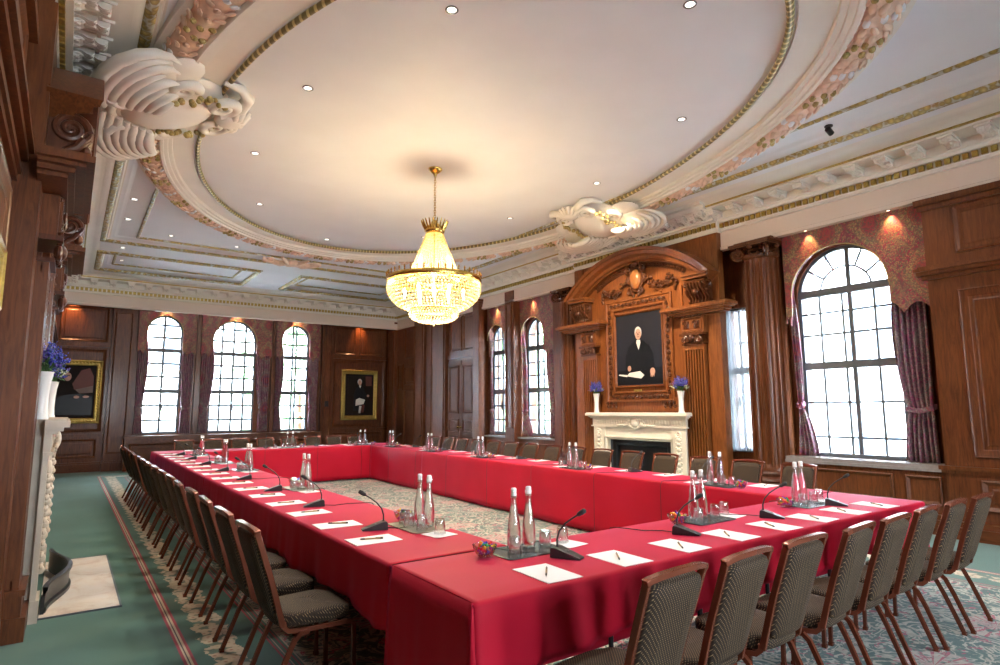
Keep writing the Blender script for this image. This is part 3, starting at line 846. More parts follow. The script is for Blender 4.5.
    for p0, p1, n in (((-.70, .07, 1.785), (.70, .07, 1.785), 14), ((-.70, .07, 3.565), (.70, .07, 3.565), 14), ((-.71, .07, 1.80), (-.71, .07, 3.5), 17), ((.71, .07, 1.8), (.71, .07, 3.5), 17)):
        leafscroll(b, p0, p1, .04, n, .016)
    for s in (-1, 1):
        for q in range(3):
            b.tube(spiral((s * (.60 + .1 * q), .08, 1.66), (1, 0, 0), (0, 0, 1), .035, 1.2, 10), taper(10, .016, .01), 5); b.ball((s * (.6 + .1 * q), .07, 1.60), (.03, .03, .035), 6, 4)
    b.build('frame_carving', CV, root, 50)

    # marble mantelpiece
    MW = M['marble_white'] if sgn > 0 else M['marble_tan']
    def mbox(b, u0, u1, d1, z0, z1):
        b.box(max(u0, -1.025), min(u1, 1.025), .002, .153, z0, z1); b.box(u0, u1, .153, d1, z0, z1)
    mp = thing('mantelpiece', lab_m[which], 'fireplace', loc)
    b = MB(T)
    for z0, z1, e in ((1.38, 1.40, -.03), (1.40, 1.43, 0), (1.43, 1.475, .04), (1.475, 1.49, .025)): mbox(b, -1.18 - e, 1.18 + e, .27 + e, z0, z1)
    b.build('mantel_shelf', MW, mp, 0)
    b = MB(T); mbox(b, -1.12, 1.12, .20, 1.24, 1.38); mbox(b, -1.14, 1.14, .22, 1.22, 1.245)
    for k in range(34): b.ball((-1.06 + k * 2.12 / 33, .20, 1.31), (.016, .012, .05), 5, 4)
    b.build('frieze', MW, mp, 40)
    b = MB(T); b.box(-.80, .80, .001, .17, 1.01, 1.22); b.framesweep(-.82, .82, -.3, 1.05, [(0, .17), (0, .19), (.03, .19), (.04, .165), (.07, .16)]); b.build('lintel', MW, mp, 30)
    for s in (-1, 1):
        u0, u1 = sorted((s * .80, s * 1.10))
        b = MB(T); mbox(b, u0, u1, .19, 0, 1.22); mbox(b, u0 - .01, u1 + .01, .21, 0, .16)
        u2 = sorted((s * .74, s * .80)); b.box(u2[0], u2[1], .001, .13, 0, 1.05)
        j = b.build('jamb', MW, mp, 0)
        b = MB(T); c = s * .95
        b.tube(spiral((c, .20, 1.12), (1, 0, 0), (0, 0, 1), .065, 1.4, 16, 0, s), taper(16, .022, .012), 6)
        for k in range(9): 
            z = 1.03 - k * .085; b.ball((c, .20, z), (.05 - .002 * k, .03, .034), 8, 5); b.ball((c - .045, .20, z + .03), (.024, .02, .02), 6, 4); b.ball((c + .045, .20, z + .03), (.024, .02, .02), 6, 4)
        b.build('jamb_carving', MW, j, 60)
    b = MB(T)
    b.ball((0, .22, 1.30), (.10, .04, .085), 14, 8); b.tube([(.13 * sin(2 * pi * k / 20), .215, 1.30 + .105 * cos(2 * pi * k / 20)) for k in range(20)], .018, 6, 0, True)
    for s in (-1, 1):
        b.tube(spiral((s * .17, .22, 1.32), (1, 0, 0), (0, 0, 1), .05, 1.4, 16, pi, -s), taper(16, .02, .012), 6)
        b.tube([(s * .15, .22, 1.27), (s * .25, .22, 1.24), (s * .36, .22, 1.26), (s * .48, .22, 1.25)], [.024, .02, .014, .005], 6)
        for k in range(6): b.ball((s * (.2 + .045 * k), .23, 1.27 - .004 * k), (.022, .018, .018), 6, 4)
    b.ball((0, .23, 1.40), (.06, .03, .03), 8, 5)
    b.build('carved_crest', MW, mp, 60)
    # iron insert and opening
    b = MB(T)
    b.framesweep(-.74, .74, -.2, 1.01, [(0, .02), (0, .10), (.02, .10), (.03, .08), (.12, .08), (.14, .06), (.14, .02)])
    b.box(-.60, .60, .02, .025, 0, .88)
    for k in range(30): b.ball((-.66 + k * 1.32 / 29, .083, .94), .009, 5, 3)
    b.build('iron_insert', M['iron'], mp, 35)
    b = MB(T); 
    for k in range(7): b.tube([(-.3 + .1 * k, .13, .10), (-.3 + .1 * k, .15, .30)], .010, 6)
    b.tube([(-.36, .13, .10), (.36, .13, .10)], .013, 6); b.tube([(-.36, .15, .30), (.36, .15, .30)], .013, 6)
    for s in (-1, 1): b.tube([(s * .36, .14, .0), (s * .36, .15, .36)], .016, 6); b.ball((s * .36, .15, .38), .03, 8, 6)
    b.build('grate', M['iron'], mp, 50)
    return root
lab_m = {'R': 'cream carved marble fireplace below the portrait, opposite the camera on the window side', 'L': 'veined marble fireplace seen edge-on at far left, beside the pale hearth slab'}
chimneypiece((8.75, 7.66, 0), 1, 'R', 'warm-lit mahogany overmantel with arched pediment framing the seated portrait')
chimneypiece((-.28, 6.90, 0), -1, 'L', 'dark carved overmantel seen edge-on at the left edge, scrolls in profile')

# cornice break forward above each chimneypiece
b = MB()
for X, s, y0, y1 in ((XR, -1, 5.86, 9.42), (XL, 1, 5.12, 8.68)):
    x0, x1 = sorted((X, X + s * .13)); b.box(x0, x1, y0, y1, 4.52, 4.58); x0, x1 = sorted((X, X + s * .15)); b.box(x0, x1, y0, y1, 4.58, 4.70)
    x0, x1 = sorted((X, X + s * .24)); b.box(x0, x1, y0, y1, 4.70, 4.74); 
    x0, x1 = sorted((X + s * .1, X + s * .54)); b.box(x0, x1, y0 - .03, y1 + .03, 4.836, 4.90); x0, x1 = sorted((X + s * .1, X + s * .64)); b.box(x0, x1, y0 - .03, y1 + .03, 4.90, 4.952)
    k = y0 + .12
    while k < y1 - .1:
        modillion(b, lambda u, d, z, k=k: (X + s * (d + .09), k + u, z)); k += (.37 if s < 0 else .29)
    k = y0 + .02
    while k < y1 - .06:
        q0, q1 = sorted((X + s * .15, X + s * .19)); b.box(q0, q1, k, k + .062, 4.59, 4.665, 1); k += .095
struct(b.build('trim_12', [M['plaster'], M['gold']], smooth=35))

# ------------------------------------------------------------------ hearth slab and fender
b = MB(); b.box(-.065, .455, 5.88, 7.97, .0, .010, 0)
hs = b.build('hearth_slab', M['marble'], None, 0); tag(hs, 'pale veined marble hearth slab let into the green carpet', 'hearth')
b = MB(); b.box(.455, .47, 5.865, 7.985, 0, .012); b.box(-.08, .455, 7.97, 7.985, 0, .012); b.box(-.08, .455, 5.865, 5.88, 0, .012); b.build('edge_strip', M['steel'], hs, 0)
fe = thing('fender', 'black curved metal hearth fender standing on the pale slab', 'fender', (0, 6.95, .0102))
b = MB(); pts = []
for k in range(41):
    f = k / 40; y = -.95 + 1.62 * f
    x = -.05 + .155 * (.5 - .5 * cos(2 * pi * f)) ** .9 + .01 * f
    pts.append((x, y))
rows = [[(x, y, .0), (x + .025, y, .0), (x + .028, y, .03), (x + .010, y, .045), (x + .012, y, .13), (x + .03, y, .17), (x + .03, y, .19), (x - .006, y, .195), (x - .005, y, .175), (x, y, .15)] for x, y in pts]
b.loop(rows, 0, False, True); b.build('fender_rail', M['iron'], fe, 40)
b = MB()
for x, y in (pts[0],): b.box(x - .012, x + .015, y - .03, y + .05, 0, .13)
b.build('fender_post', M['iron'], fe, 40)

# ------------------------------------------------------------------ fluted ionic columns
def column(x, y, r, lab):
    t = thing('fluted_column', lab, 'column', (x, y, 0))
    N = 16
    b = MB()
    vs = []; n = N * 8
    prof = [(r * 1.02, .62), (r * 1.0, .72), (r * .99, 2.2), (r * .93, 3.86), (r * .90, 3.9)]
    def fl(a, z):
        return 1 - .13 * min(1., max(0., cos(a * N) + .45) * 1.6) ** .6 if .70 < z < 3.88 else 1
    b.lathe([(r * 1.02, .62), (r, .66), (r, .71), (r * 1.0, .73), (r * .99, 2.0), (r * .93, 3.86), (r * .93, 3.87), (r * .93, 3.93)], n=N * 10, rfun=fl)
    b.build('shaft', M['wood'], t, 30)
    b = MB(); b.box(-r * 1.3, r * 1.3, -r * 1.3, r * 1.3, 0, .44); b.box(-r * 1.4, r * 1.4, -r * 1.4, r * 1.4, 0, .16)
    b.lathe([(r * 1.25, .44), (r * 1.33, .47), (r * 1.25, .51), (r * 1.1, .53), (r * 1.15, .57), (r * 1.1, .60), (r * 1.0, .62)], n=36)
    b.build('pedestal', M['dark_wood'], t, 40)
    b = MB()
    b.lathe([(r * .95, 3.93), (r * 1.08, 3.96), (r * 1.12, 4.0), (r * .98, 4.03)], n=32)
    for k in range(14): a = 2 * pi * k / 14; b.ball((r * 1.08 * cos(a), r * 1.08 * sin(a), 3.995), (.03, .03, .045), 6, 5)
    for sx in (-1, 1):
        for sy in (-1, 1):
            c = (sx * r * .98, sy * r * .98, 4.03); ax = Vector((sx, sy, 0)).normalized()
            b.tube(spiral(c, ax, (0, 0, 1), .105, 2.1, 34, pi / 2, 1), taper(34, .034, .016), 7)
            b.tube(spiral(Vector(c) + ax.cross(Vector((0, 0, 1))) * .0, ax * .6, (0, 0, .6), .105, 1, 12, pi / 2, 1), .03, 6)
    for k in range(4):
        a = k * pi / 2; b.tube([(r * .5 * cos(a) - r * .8 * sin(a) * f, r * .5 * sin(a) + r * .8 * cos(a) * f, 4.12 - .03 * (1 - f * f)) for f in (-1, -.5, 0, .5, 1)], .03, 6)
        b.ball((r * 1.12 * cos(a), r * 1.12 * sin(a), 4.12), (.05, .05, .045), 8, 6)
    b.box(-r * 1.32, r * 1.32, -r * 1.32, r * 1.32, 4.15, 4.19); b.box(-r * 1.25, r * 1.25, -r * 1.25, r * 1.25, 4.13, 4.15)
    b.build('capital', M['carved'], t, 50)
column(8.97, 5.28, .262, 'tall fluted wooden column with scrolled capital beside the large arched window')
column(8.97, 9.84, .24, 'fluted wooden column with scrolled capital left of the portrait chimneypiece')
b = MB(TRt()); b.box(5.0, 5.60, D, -.15, 0, ZS); b.box(9.42, 9.5, D, -.12, 0, ZS); b.box(5.56, 6.2, D, -.3, 3.25, ZS); b.box(9.4, 10.05, D, -.3, 3.25, ZS); b.box(9.77, 10.05, D, -.2, 0, ZS)
b.box(4.95, 5.60, -.33, 0.1, 4.20, 4.24)
struct(b.build('trim_13', M['wood'], smooth=0))

# ------------------------------------------------------------------ curtains and pelmets
def valance(T, w, u0, u1, zt, zb, mat, lab, d=.10, lb=None):
    uc, half, z0, zs, ar = w; h = half - .015; zt -= .006
    b = MB(T)
    arch_fill(b, uc, h, zs, zt, d, d + .03)
    # side lappets with a scalloped foot
    for a, c in ((u0, uc - h), (uc + h, u1)):
        if c - a < .02: continue
        n = 12; foot = []
        for k in range(n + 1):
            f = k / n; foot.append((a + (c - a) * f, zb + .16 * abs(cos(pi * f * 1.5 + (pi / 2 if a == u0 else 0) * 1)) * .8 - .05 * sin(pi * f)))
        for k in range(n):
            (ua, za), (ub, zb_) = foot[k], foot[k + 1]
            b.add([(ua, d, za), (ub, d, zb_), (ub, d, zt), (ua, d, zt), (ua, d + .03, za), (ub, d + .03, zb_), (ub, d + .03, zt), (ua, d + .03, zt)],
                  [(0, 1, 2, 3), (7, 6, 5, 4), (0, 4, 5, 1), (3, 2, 6, 7), (0, 3, 7, 4), (1, 5, 6, 2)])
    o = b.build('pelmet', mat, None, 40); tag(o, lab, 'pelmet')
    # returns to the wall and piping
    for uu in (u0, u1): b = MB(T); b.box(uu - .005, uu + .005, .004, d - .001, zb + .12, zt); b.build('pelmet_return', mat, o, 0)
    b = MB(T); b.tube([(uc + h * cos(pi * k / 24), d + .032, zs + h * sin(pi * k / 24)) for k in range(25)], .009, 5); b.build('piping', M['gold_paint'], o, 60)
    return o
def curtain(T, outer, in_top, tie_in, bot_in, zt, ztie, zb, mat, lab, d=.052, amp=.026, n=6, tieout=None, arch=None, ov=.0):
    s = 1 if in_top > outer else -1
    W = abs(in_top - outer)
    tieout = outer + s * .03 if tieout is None else tieout
    rows = []; NZ = 34; NS_ = n * 8
    for j in range(NZ + 1):
        z = zt + (zb - zt) * j / NZ
        if z > ztie:
            f = (zt - z) / (zt - ztie); inn = in_top + (tie_in - in_top) * (f ** 2.4)
            if arch:
                uc_, h_, zs_ = arch; hh = sqrt(max(0., h_ * h_ - max(0., z - zs_) ** 2)) + .03
                edge = uc_ - s * hh; g = max(0., min(1., (zs_ + .12 - z) / (zs_ + .12 - ztie)))
                inn = edge + (tie_in - edge) * g ** 2.4 + s * ov * sin(pi * g ** .8)
            out = outer + (tieout - outer) * f ** 3
            am = amp * (1 - .45 * f)
        else:
            f = (ztie - z) / (ztie - zb); inn = tie_in + (bot_in - tie_in) * min(1, f * 1.25); out = tieout + (outer - tieout) * f
            am = amp * (.55 + .6 * f)
        pin = math.exp(-((z - ztie) / .09) ** 2); inn -= s * .03 * pin; am *= (1 - .45 * pin)
        row = []
        for i in range(NS_ + 1):
            q = i / NS_; u = out + (inn - out) * q
            row.append((u, d + am * sin(2 * pi * n * q + .6 * sin(3 * z)) + am * .4 * sin(2 * pi * n * .37 * q + z), z))
        rows.append(row)
    b = MB(T); b.loop(rows, 0, False, False)
    o = b.build('curtain', mat, None, 180)
    md = o.modifiers.new('thickness', 'SOLIDIFY'); md.thickness = .006
    tag(o, lab, 'curtain')
    b = MB(T); a_, c_ = sorted((tieout - s * .02, tie_in - s * .01))
    b.tube([(a_, d - amp, ztie + .05), (a_ + .01, d + amp + .02, ztie + .03), ((a_ + c_) / 2, d + amp + .035, ztie - .01), (c_ - .01, d + amp + .02, ztie + .02 * 1), (c_, d - amp * .5, ztie + .05)], 1, sec=[(-.006, -.032), (.006, -.032), (.006, .032), (-.006, .032)], up=(0, 0, 1))
    b.build('tieback', mat, o, 0)
    return o
DX, DY = M['damask_x'], M['damask_y']; CX1, CY1 = M['drape_backlit_x'], M['drape_backlit_y']
names = ['left-hand', 'middle', 'right-hand']
for i, (w, u0, u1) in enumerate(((W_F[0], 1.44, 2.88), (W_F[1], 3.02, 4.98), (W_F[2], 5.10, 6.48))):
    uc, h = w[0], w[1]; nm = names[i]
    valance(TF, w, u0, u1, ZS, 3.12, DX, 'patterned crimson and gold arched pelmet over the %s far window' % nm)
    ar = (uc, h, w[3])
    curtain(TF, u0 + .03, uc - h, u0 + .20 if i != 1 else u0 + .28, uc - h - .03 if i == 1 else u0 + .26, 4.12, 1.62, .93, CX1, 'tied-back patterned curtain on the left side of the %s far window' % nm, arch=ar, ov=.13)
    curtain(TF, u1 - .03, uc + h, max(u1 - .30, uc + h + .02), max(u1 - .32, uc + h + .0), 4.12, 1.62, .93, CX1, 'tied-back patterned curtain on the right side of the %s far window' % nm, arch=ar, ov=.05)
valance(TRW, W_R[0], 3.00, 4.92, ZS, 2.86, DY, 'large damask pelmet arched over the big window at right', .162)
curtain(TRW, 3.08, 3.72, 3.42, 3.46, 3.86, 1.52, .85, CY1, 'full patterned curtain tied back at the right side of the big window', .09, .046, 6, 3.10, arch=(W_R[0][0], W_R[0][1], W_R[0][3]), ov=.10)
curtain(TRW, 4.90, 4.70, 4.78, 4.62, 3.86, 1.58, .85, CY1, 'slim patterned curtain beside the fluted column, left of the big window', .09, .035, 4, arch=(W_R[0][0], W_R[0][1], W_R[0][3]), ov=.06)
valance(TRW, W_R[3], 10.40, 11.75, ZS, 2.84, DY, 'red damask pelmet over the narrow window left of the portrait', .150)
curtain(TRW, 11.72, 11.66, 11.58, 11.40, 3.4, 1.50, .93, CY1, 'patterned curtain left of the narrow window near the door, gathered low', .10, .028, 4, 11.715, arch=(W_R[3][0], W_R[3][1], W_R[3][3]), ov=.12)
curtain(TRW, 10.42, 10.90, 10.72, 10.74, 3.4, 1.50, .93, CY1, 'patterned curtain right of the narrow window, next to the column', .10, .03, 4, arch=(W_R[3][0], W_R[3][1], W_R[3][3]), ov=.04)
valance(TRW, W_R[4], 12.16, 13.14, ZS, 2.84, DY, 'red damask pelmet over the farthest window on the right wall', .150)
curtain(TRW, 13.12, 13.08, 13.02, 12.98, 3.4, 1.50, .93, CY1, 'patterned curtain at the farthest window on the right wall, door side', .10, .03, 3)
# net curtains in the two slim windows either side of the chimneypiece
for i, (u0, u1, lab) in enumerate(((5.62, 6.15, 'white net curtain in the slim window right of the chimneypiece'), (9.42, 9.78, 'white net curtain in the slim window left of the chimneypiece'))):
    rows = []
    for j in range(8):
        z = 3.22 - (3.22 - .86) * j / 7
        rows.append([(u0 + (u1 - u0) * k / 60, .04 + .014 * sin(k * .9), z) for k in range(61)])
    b = MB(TRW); b.loop(rows, 0, False, False); tag(b.build('net_curtain', M['sheer'], None, 180), lab, 'net curtain')

# ------------------------------------------------------------------ ceiling cartouches
def cartouche(loc, rz, lab, sc=1.):
    """hangs under the ceiling; local +x points to the room centre, y along the wall, z down from 0"""
    t = thing('ceiling_cartouche', lab, 'plaster cartouche', loc, rz); t.scale = (sc, sc, sc)
    rot = Matrix.Rotation(radians(-16), 4, 'Y')
    def TT(x, y, z):
        v = rot @ Vector((x, y, z)); return (v.x, v.y, v.z)
    b = MB(TT); b.ball((0, 0, -.06), (.40, .33, .15), 24, 12); b.build('oval_shield', M['plaster'], t, 80)
    b = MB(TT)
    b.tube([(.46 * cos(2 * pi * k / 40), (.37 + .02 * cos(8 * pi * k / 40)) * sin(2 * pi * k / 40), -.05) for k in range(40)], .045, 8, 0, True)
    for s in (-1, 1):
        b.tube(spiral((.44, s * .24, -.14), (1, 0, 0), (0, s, 0), .15, 1.9, 34, -pi / 2), taper(34, .055, .022), 8)
        b.tube(spiral((-.34, s * .36, -.12), (1, 0, 0), (0, s, 0), .14, 1.7, 30, pi), taper(30, .05, .022), 8)
        b.tube(spiral((.08, s * .48, -.08), (1, 0, 0), (0, s, 0), .12, 1.7, 30, 0), taper(30, .05, .02), 8)
        b.tube([(.50, s * .12, -.12), (.62, s * .20, -.13), (.66, s * .36, -.10), (.58, s * .48, -.06), (.42, s * .54, -.03)], [.05, .065, .06, .045, .02], 8)
        b.tube([(-.46, s * .16, -.06), (-.52, s * .34, -.07), (-.44, s * .52, -.05), (-.22, s * .62, -.02)], [.05, .06, .05, .02], 8)
    b.ball((.56, 0, -.14), (.15, .17, .10), 12, 8)
    for k in range(7):
        a = -pi / 2 + pi * (k + .5) / 7; b.tube([(.54, 0, -.18), (.54 + .12 * cos(a), .13 * sin(a), -.20), (.54 + .21 * cos(a), .22 * sin(a), -.13)], [.02, .034, .02], 6)
    b.build('scrollwork', M['plaster'], t, 60)
    for s in (-1, 1):        # swept wing feathers
        b = MB(TT)
        for k in range(8):
            f = k / 7
            Rk = .56 - .055 * k; e_ = (44, 70, 50, 84, 58, 92, 70, 98)[k]; pts = [(-.26 + .03 * k + Rk * cos(radians(th)) * .62, s * (.36 + 1.45 * Rk * sin(radians(th))), -.03 - .022 * k - .08 * sin(radians(max(0, th - 20)))) for th in [205 + (e_ - 205) * q_ / 8 for q_ in range(9)]]
            b.tube(pts, [.03, .05, .058, .056, .05, .046, .038, .026, .008], 7)
            continue
            pts = [(-.34 + .10 * f, s * (.30 + .02 * k), -.05 - .02 * k), (-.40 + .26 * f, s * (.58 + .03 * k), -.12 - .012 * k), (-.30 + .42 * f, s * (.90 - .02 * k), -.10), (-.20 + .62 * f, s * (1.14 - .42 * f * f), -.02)]
            b.tube([Vector(pts[0]).lerp(Vector(pts[1]), 0), pts[1], pts[2], pts[3]], [.035, .06, .055, .014], 7)
        b.ball((-.22, s * .62, -.02), (.26, .34, .07), 12, 6); b.ball((.04, s * .66, 0), (.2, .26, .06), 12, 6)
        b.build('feathered_wing', M['plaster'], t, 60)
    rnd = random.Random(9)
    for s in (-1, 1):
        b = MB(TT)
        for k in range(22):
            f = k / 21; x = .44 - .74 * f; y = s * (.40 + .05 * sin(f * 9) - .10 * (2 * f - 1) ** 2)
            b.ball((x + rnd.uniform(-.02, .02), y + rnd.uniform(-.03, .03), -.15 + rnd.uniform(-.02, .03)), rnd.uniform(.022, .036), 6, 4)
        b.build('gilded_flowers', M['gold_paint'], t, 60)
    b = MB(TT); b.ball((0, 0, 0), (.56, .60, .12), 20, 8); b.build('ground', M['plaster'], t, 60)
    return t
cartouche((.64, 7.18, 4.90), 0, 'large white plaster cartouche with wings on the ceiling at upper left', 1.15)
cartouche((7.52, 7.50, 4.92), pi, 'winged plaster cartouche on the ceiling above the portrait', 1.08)
b = MB(); c = Vector((3.95, 13.72, 4.90))
for s in (-1, 1):
    b.tube([c + Vector((s * .05, 0, 0)), c + Vector((s * .25, .08, -.02)), c + Vector((s * .45, .02, 0)), c + Vector((s * .62, .12, .02))], [.05, .07, .06, .02], 8)
    b.tube(spiral(c + Vector((s * .52, -.14, 0)), (1, 0, 0), (0, 1, 0), .12, 1.5, 24, pi, s), taper(24, .04, .02), 7)
    b.tube([c + Vector((s * .3, -.3, .03)), c + Vector((s * .12, -.1, -.02)), c + Vector((0, .2, -.02))], [.03, .05, .03], 7)
b.ball(c + Vector((0, 0, .0)), (.2, .17, .08), 12, 8); b.ball(c + Vector((0, .22, .02)), (.11, .10, .06), 10, 6)
tag(b.build('ceiling_ribbon', M['peach'], None, 60), 'small blush plaster ribbon knot on the ceiling beam at the far end of the oval', 'plaster ornament')
# ------------------------------------------------------------------ banquet chairs
def outline(wf, wr, y0, y1, n=36, p=4.):
    pts = []
    for k in range(n):
        a = 2 * pi * k / n; c, s = cos(a), sin(a)
        x = math.copysign(abs(c) ** (2 / p), c); y = math.copysign(abs(s) ** (2 / p), s)
        yy = y0 + (y1 - y0) * (y + 1) / 2; w = wr + (wf - wr) * (y + 1) / 2
        pts.append((x * w / 2, yy))
    return pts
def make_chair(label, group):
    t = thing('banquet_chair', label, 'chair', group=group)
    b = MB(); rows = []
    cy = .0
    for ins, z in ((.05, .388), (.012, .394), (0, .408), (0, .448), (.008, .462), (.03, .470), (.09, .474), (.16, .475)):
        rows.append([(x * (1 - ins / .22), cy + (y - cy) * (1 - ins / .21), z - .012 * (max(0, y - .1) / .1) ** 2 * (z > .45)) for x, y in outline(.43, .375, -.205, .215)])
    b.loop(rows, 0, False, True); n = len(rows[0])
    b.add(rows[0], [tuple(range(n))[::-1]]); b.add(rows[-1], [tuple(range(n))])
    b.build('seat', M['chair_seat'], t, 50)
    # back pad, lying in a plane tilted backwards
    def BP(x, s, d):           # s up the back, d rearwards
        tt = s / .53; y = -.175 - .165 * tt - .03 * tt * (1 - tt) * -1; z = .405 + .515 * tt
        y += .03 * (1 - (x / .22) ** 2) * -1 * .5
        return (x, y - d * .953, z - d * .30)
    b = MB(); rows = []
    for d, ins in ((-.026, .05), (-.024, .012), (-.010, 0), (.012, 0), (.024, .010), (.031, .05), (.034, .1)):
        rows.append([BP(x * (1 - ins / .2), .265 + (y - .265) * (1 - ins / .26), d) for x, y in outline(.352, .312, .045, .512, 36, 7)])
    b.loop(rows, 0, False, True)
    b.add(rows[0], [tuple(range(n))[::-1]]); b.add(rows[-1], [tuple(range(n))])
    b.build('backrest', M['chair_back'], t, 50)
    sec = [(-.011, -.015), (.011, -.015), (.011, .015), (-.011, .015)]
    b = MB()
    L = [BP(-.169, .0, 0), BP(-.170, .05, 0), BP(-.177, .25, 0), BP(-.187, .50, 0), BP(-.190, .527, 0)]
    Rr = [(-x, y, z) for x, y, z in L]
    for S_ in (L, Rr): b.tube(S_, 1, sec=sec, up=(0, 1, 0))
    b.tube([BP(-.200, .520, 0), BP(-.18, .528, 0), BP(-.12, .537, 0), BP(0, .541, 0), BP(.12, .537, 0), BP(.18, .528, 0), BP(.200, .520, 0)], 1, sec=[(-.012, -.017), (.012, -.017), (.012, .017), (-.012, .017)], up=(0, 1, 0))
    b.build('back_frame', M['bronze'], t, 30, .003)
    b = MB()
    for s in (-1, 1):
        b.tube([(s * .169, -.176, .43), (s * .170, -.172, .40), (s * .174, -.150, .380), (s * .19, -.08, .375), (s * .208, .15, .377), (s * .208, .17, .377)], 1, sec=[(-.010, -.013), (.010, -.013), (.010, .013), (-.010, .013)], up=(0, 0, 1))
    b.box(-.19, .19, .12, .14, .365, .385); b.box(-.18, .18, -.12, -.10, .365, .385)
    b.build('seat_frame', M['bronze'], t, 30, .002)
    for s in (-1, 1):
        b = MB(); b.tube([(s * .208, .16, .378), (s * .208, .190, .372), (s * .208, .205, .350), (s * .208, .208, .2), (s * .208, .212, .012)], 1, sec=[(-.011, -.011), (.011, -.011), (.011, .011), (-.011, .011)], up=(0, 1, 0))
        b.box(s * .208 - .014, s * .208 + .014, .198, .226, 0, .02)
        b.build('leg', M['bronze'], t, 30)
        b = MB(); b.tube([(s * .203, -.05, .368), (s * .203, -.095, .362), (s * .203, -.125, .335), (s * .203, -.17, .24), (s * .203, -.262, .012)], 1, sec=[(-.011, -.012), (.011, -.012), (.011, .012), (-.011, .012)], up=(0, 1, 0))
        b.box(s * .203 - .014, s * .203 + .014, -.277, -.249, 0, .02)
        b.build('leg', M['bronze'], t, 30)
    return t
CH = []
side_near = ['backs to the camera along the nearest table edge', ]
xs = [2.02, 2.51, 3.02, 3.53, 4.01, 4.50, 4.98, 5.47]
first = None
def put_chair(x, y, rz, label, group):
    global first
    if first is None:
        first = make_chair(label, group); first.location = (x, y, 0); first.rotation_euler = (0, 0, rz); return first
    return dup(first, (x, y, 0), rz, label, group)
r_ = random.Random(3)
for i, x in enumerate(xs):
    lab = 'bronze-framed chair with dotted brown back, %s from the left of the nearest row' % ORD[i] if i < 7 else 'bronze-framed chair with dotted brown back, rightmost of the nearest row'
    put_chair(x - .065, 1.935 + r_.uniform(-.012, .012), radians(r_.uniform(-2, 2) + 4), lab, 'chairs along the nearest table')
LY = [3.60 + .613 * k for k in range(16)]
for i, y in enumerate(LY):
    lab = ('chair with dotted seat, nearest to the camera in the long left row' if i == 0 else
           'chair in the long left row along the aisle, %s from the camera' % ORD[i])
    put_chair(1.192 + r_.uniform(-.01, .01), y, radians(-90 + r_.uniform(-2, 2)), lab, 'chairs along the left table')
def xin(y): return 5.40 + (y - 3.0) * .033          # inner edge of the right-hand table row
RY = [3.62 + .642 * k for k in range(15)]
for i, y in enumerate(RY):
    lab = 'chair facing us across the right-hand table, %s from the near end' % ORD[i]
    put_chair(xin(y) + .70 + .26 + .012 * i, y, radians(90 + 3 + r_.uniform(-2, 2)), lab, 'chairs along the right-hand table')
FX = [2.10, 2.66, 3.22, 3.78, 4.32, 4.86, 5.40, 5.92]
for i, x in enumerate(FX):
    lab = 'small distant chair at the far table below the far windows, %s from the left' % ORD[i]
    put_chair(x, 14.27, radians(180 + r_.uniform(-2, 2)), lab, 'chairs along the far table')

# ------------------------------------------------------------------ tables and cloths
ZT = .75
def make_table(L, W, label, name='folding_table'):
    t = thing(name, label, 'table', group='folding tables under the cloths')
    b = MB(); b.box(-L / 2, L / 2, -W / 2, W / 2, .715, .742); b.build('tabletop', M['dark_wood'], t, 0)
    b = MB(); b.box(-L / 2 + .1, L / 2 - .1, -W / 2 + .08, -W / 2 + .1, .67, .715); b.box(-L / 2 + .1, L / 2 - .1, W / 2 - .1, W / 2 - .08, .67, .715); b.build('apron', M['steel'], t, 0)
    for sx in (-1, 1):
        for sy in (-1, 1):
            b = MB(); b.tube([(sx * (L / 2 - .1), sy * (W / 2 - .1), .70), (sx * (L / 2 - .1), sy * (W / 2 - .1), 0)], .016, 8); b.build('leg', M['iron'], t, 60)
    return t
tb = make_table(1.62, .70, 'dark folding table hidden beneath the crimson cloth at the start of the left row'); tb.location = (1.81, 3.86, 0); tb.rotation_euler = (0, 0, pi / 2)
for k in range(1, 6): dup(tb, (1.81, 3.86 + 1.66 * k, 0), pi / 2, 'dark folding table beneath the cloth, %s in the left row from the camera' % ORD[k])
tn = make_table(1.5, .70, 'dark folding table beneath the cloth at the left end of the nearest row'); tn.location = (2.22, 2.58, 0)
for k in (1, 2): dup(tn, (2.22 + 1.53 * k, 2.58, 0), 0, 'dark folding table beneath the cloth, %s from the left in the nearest row' % ORD[k])

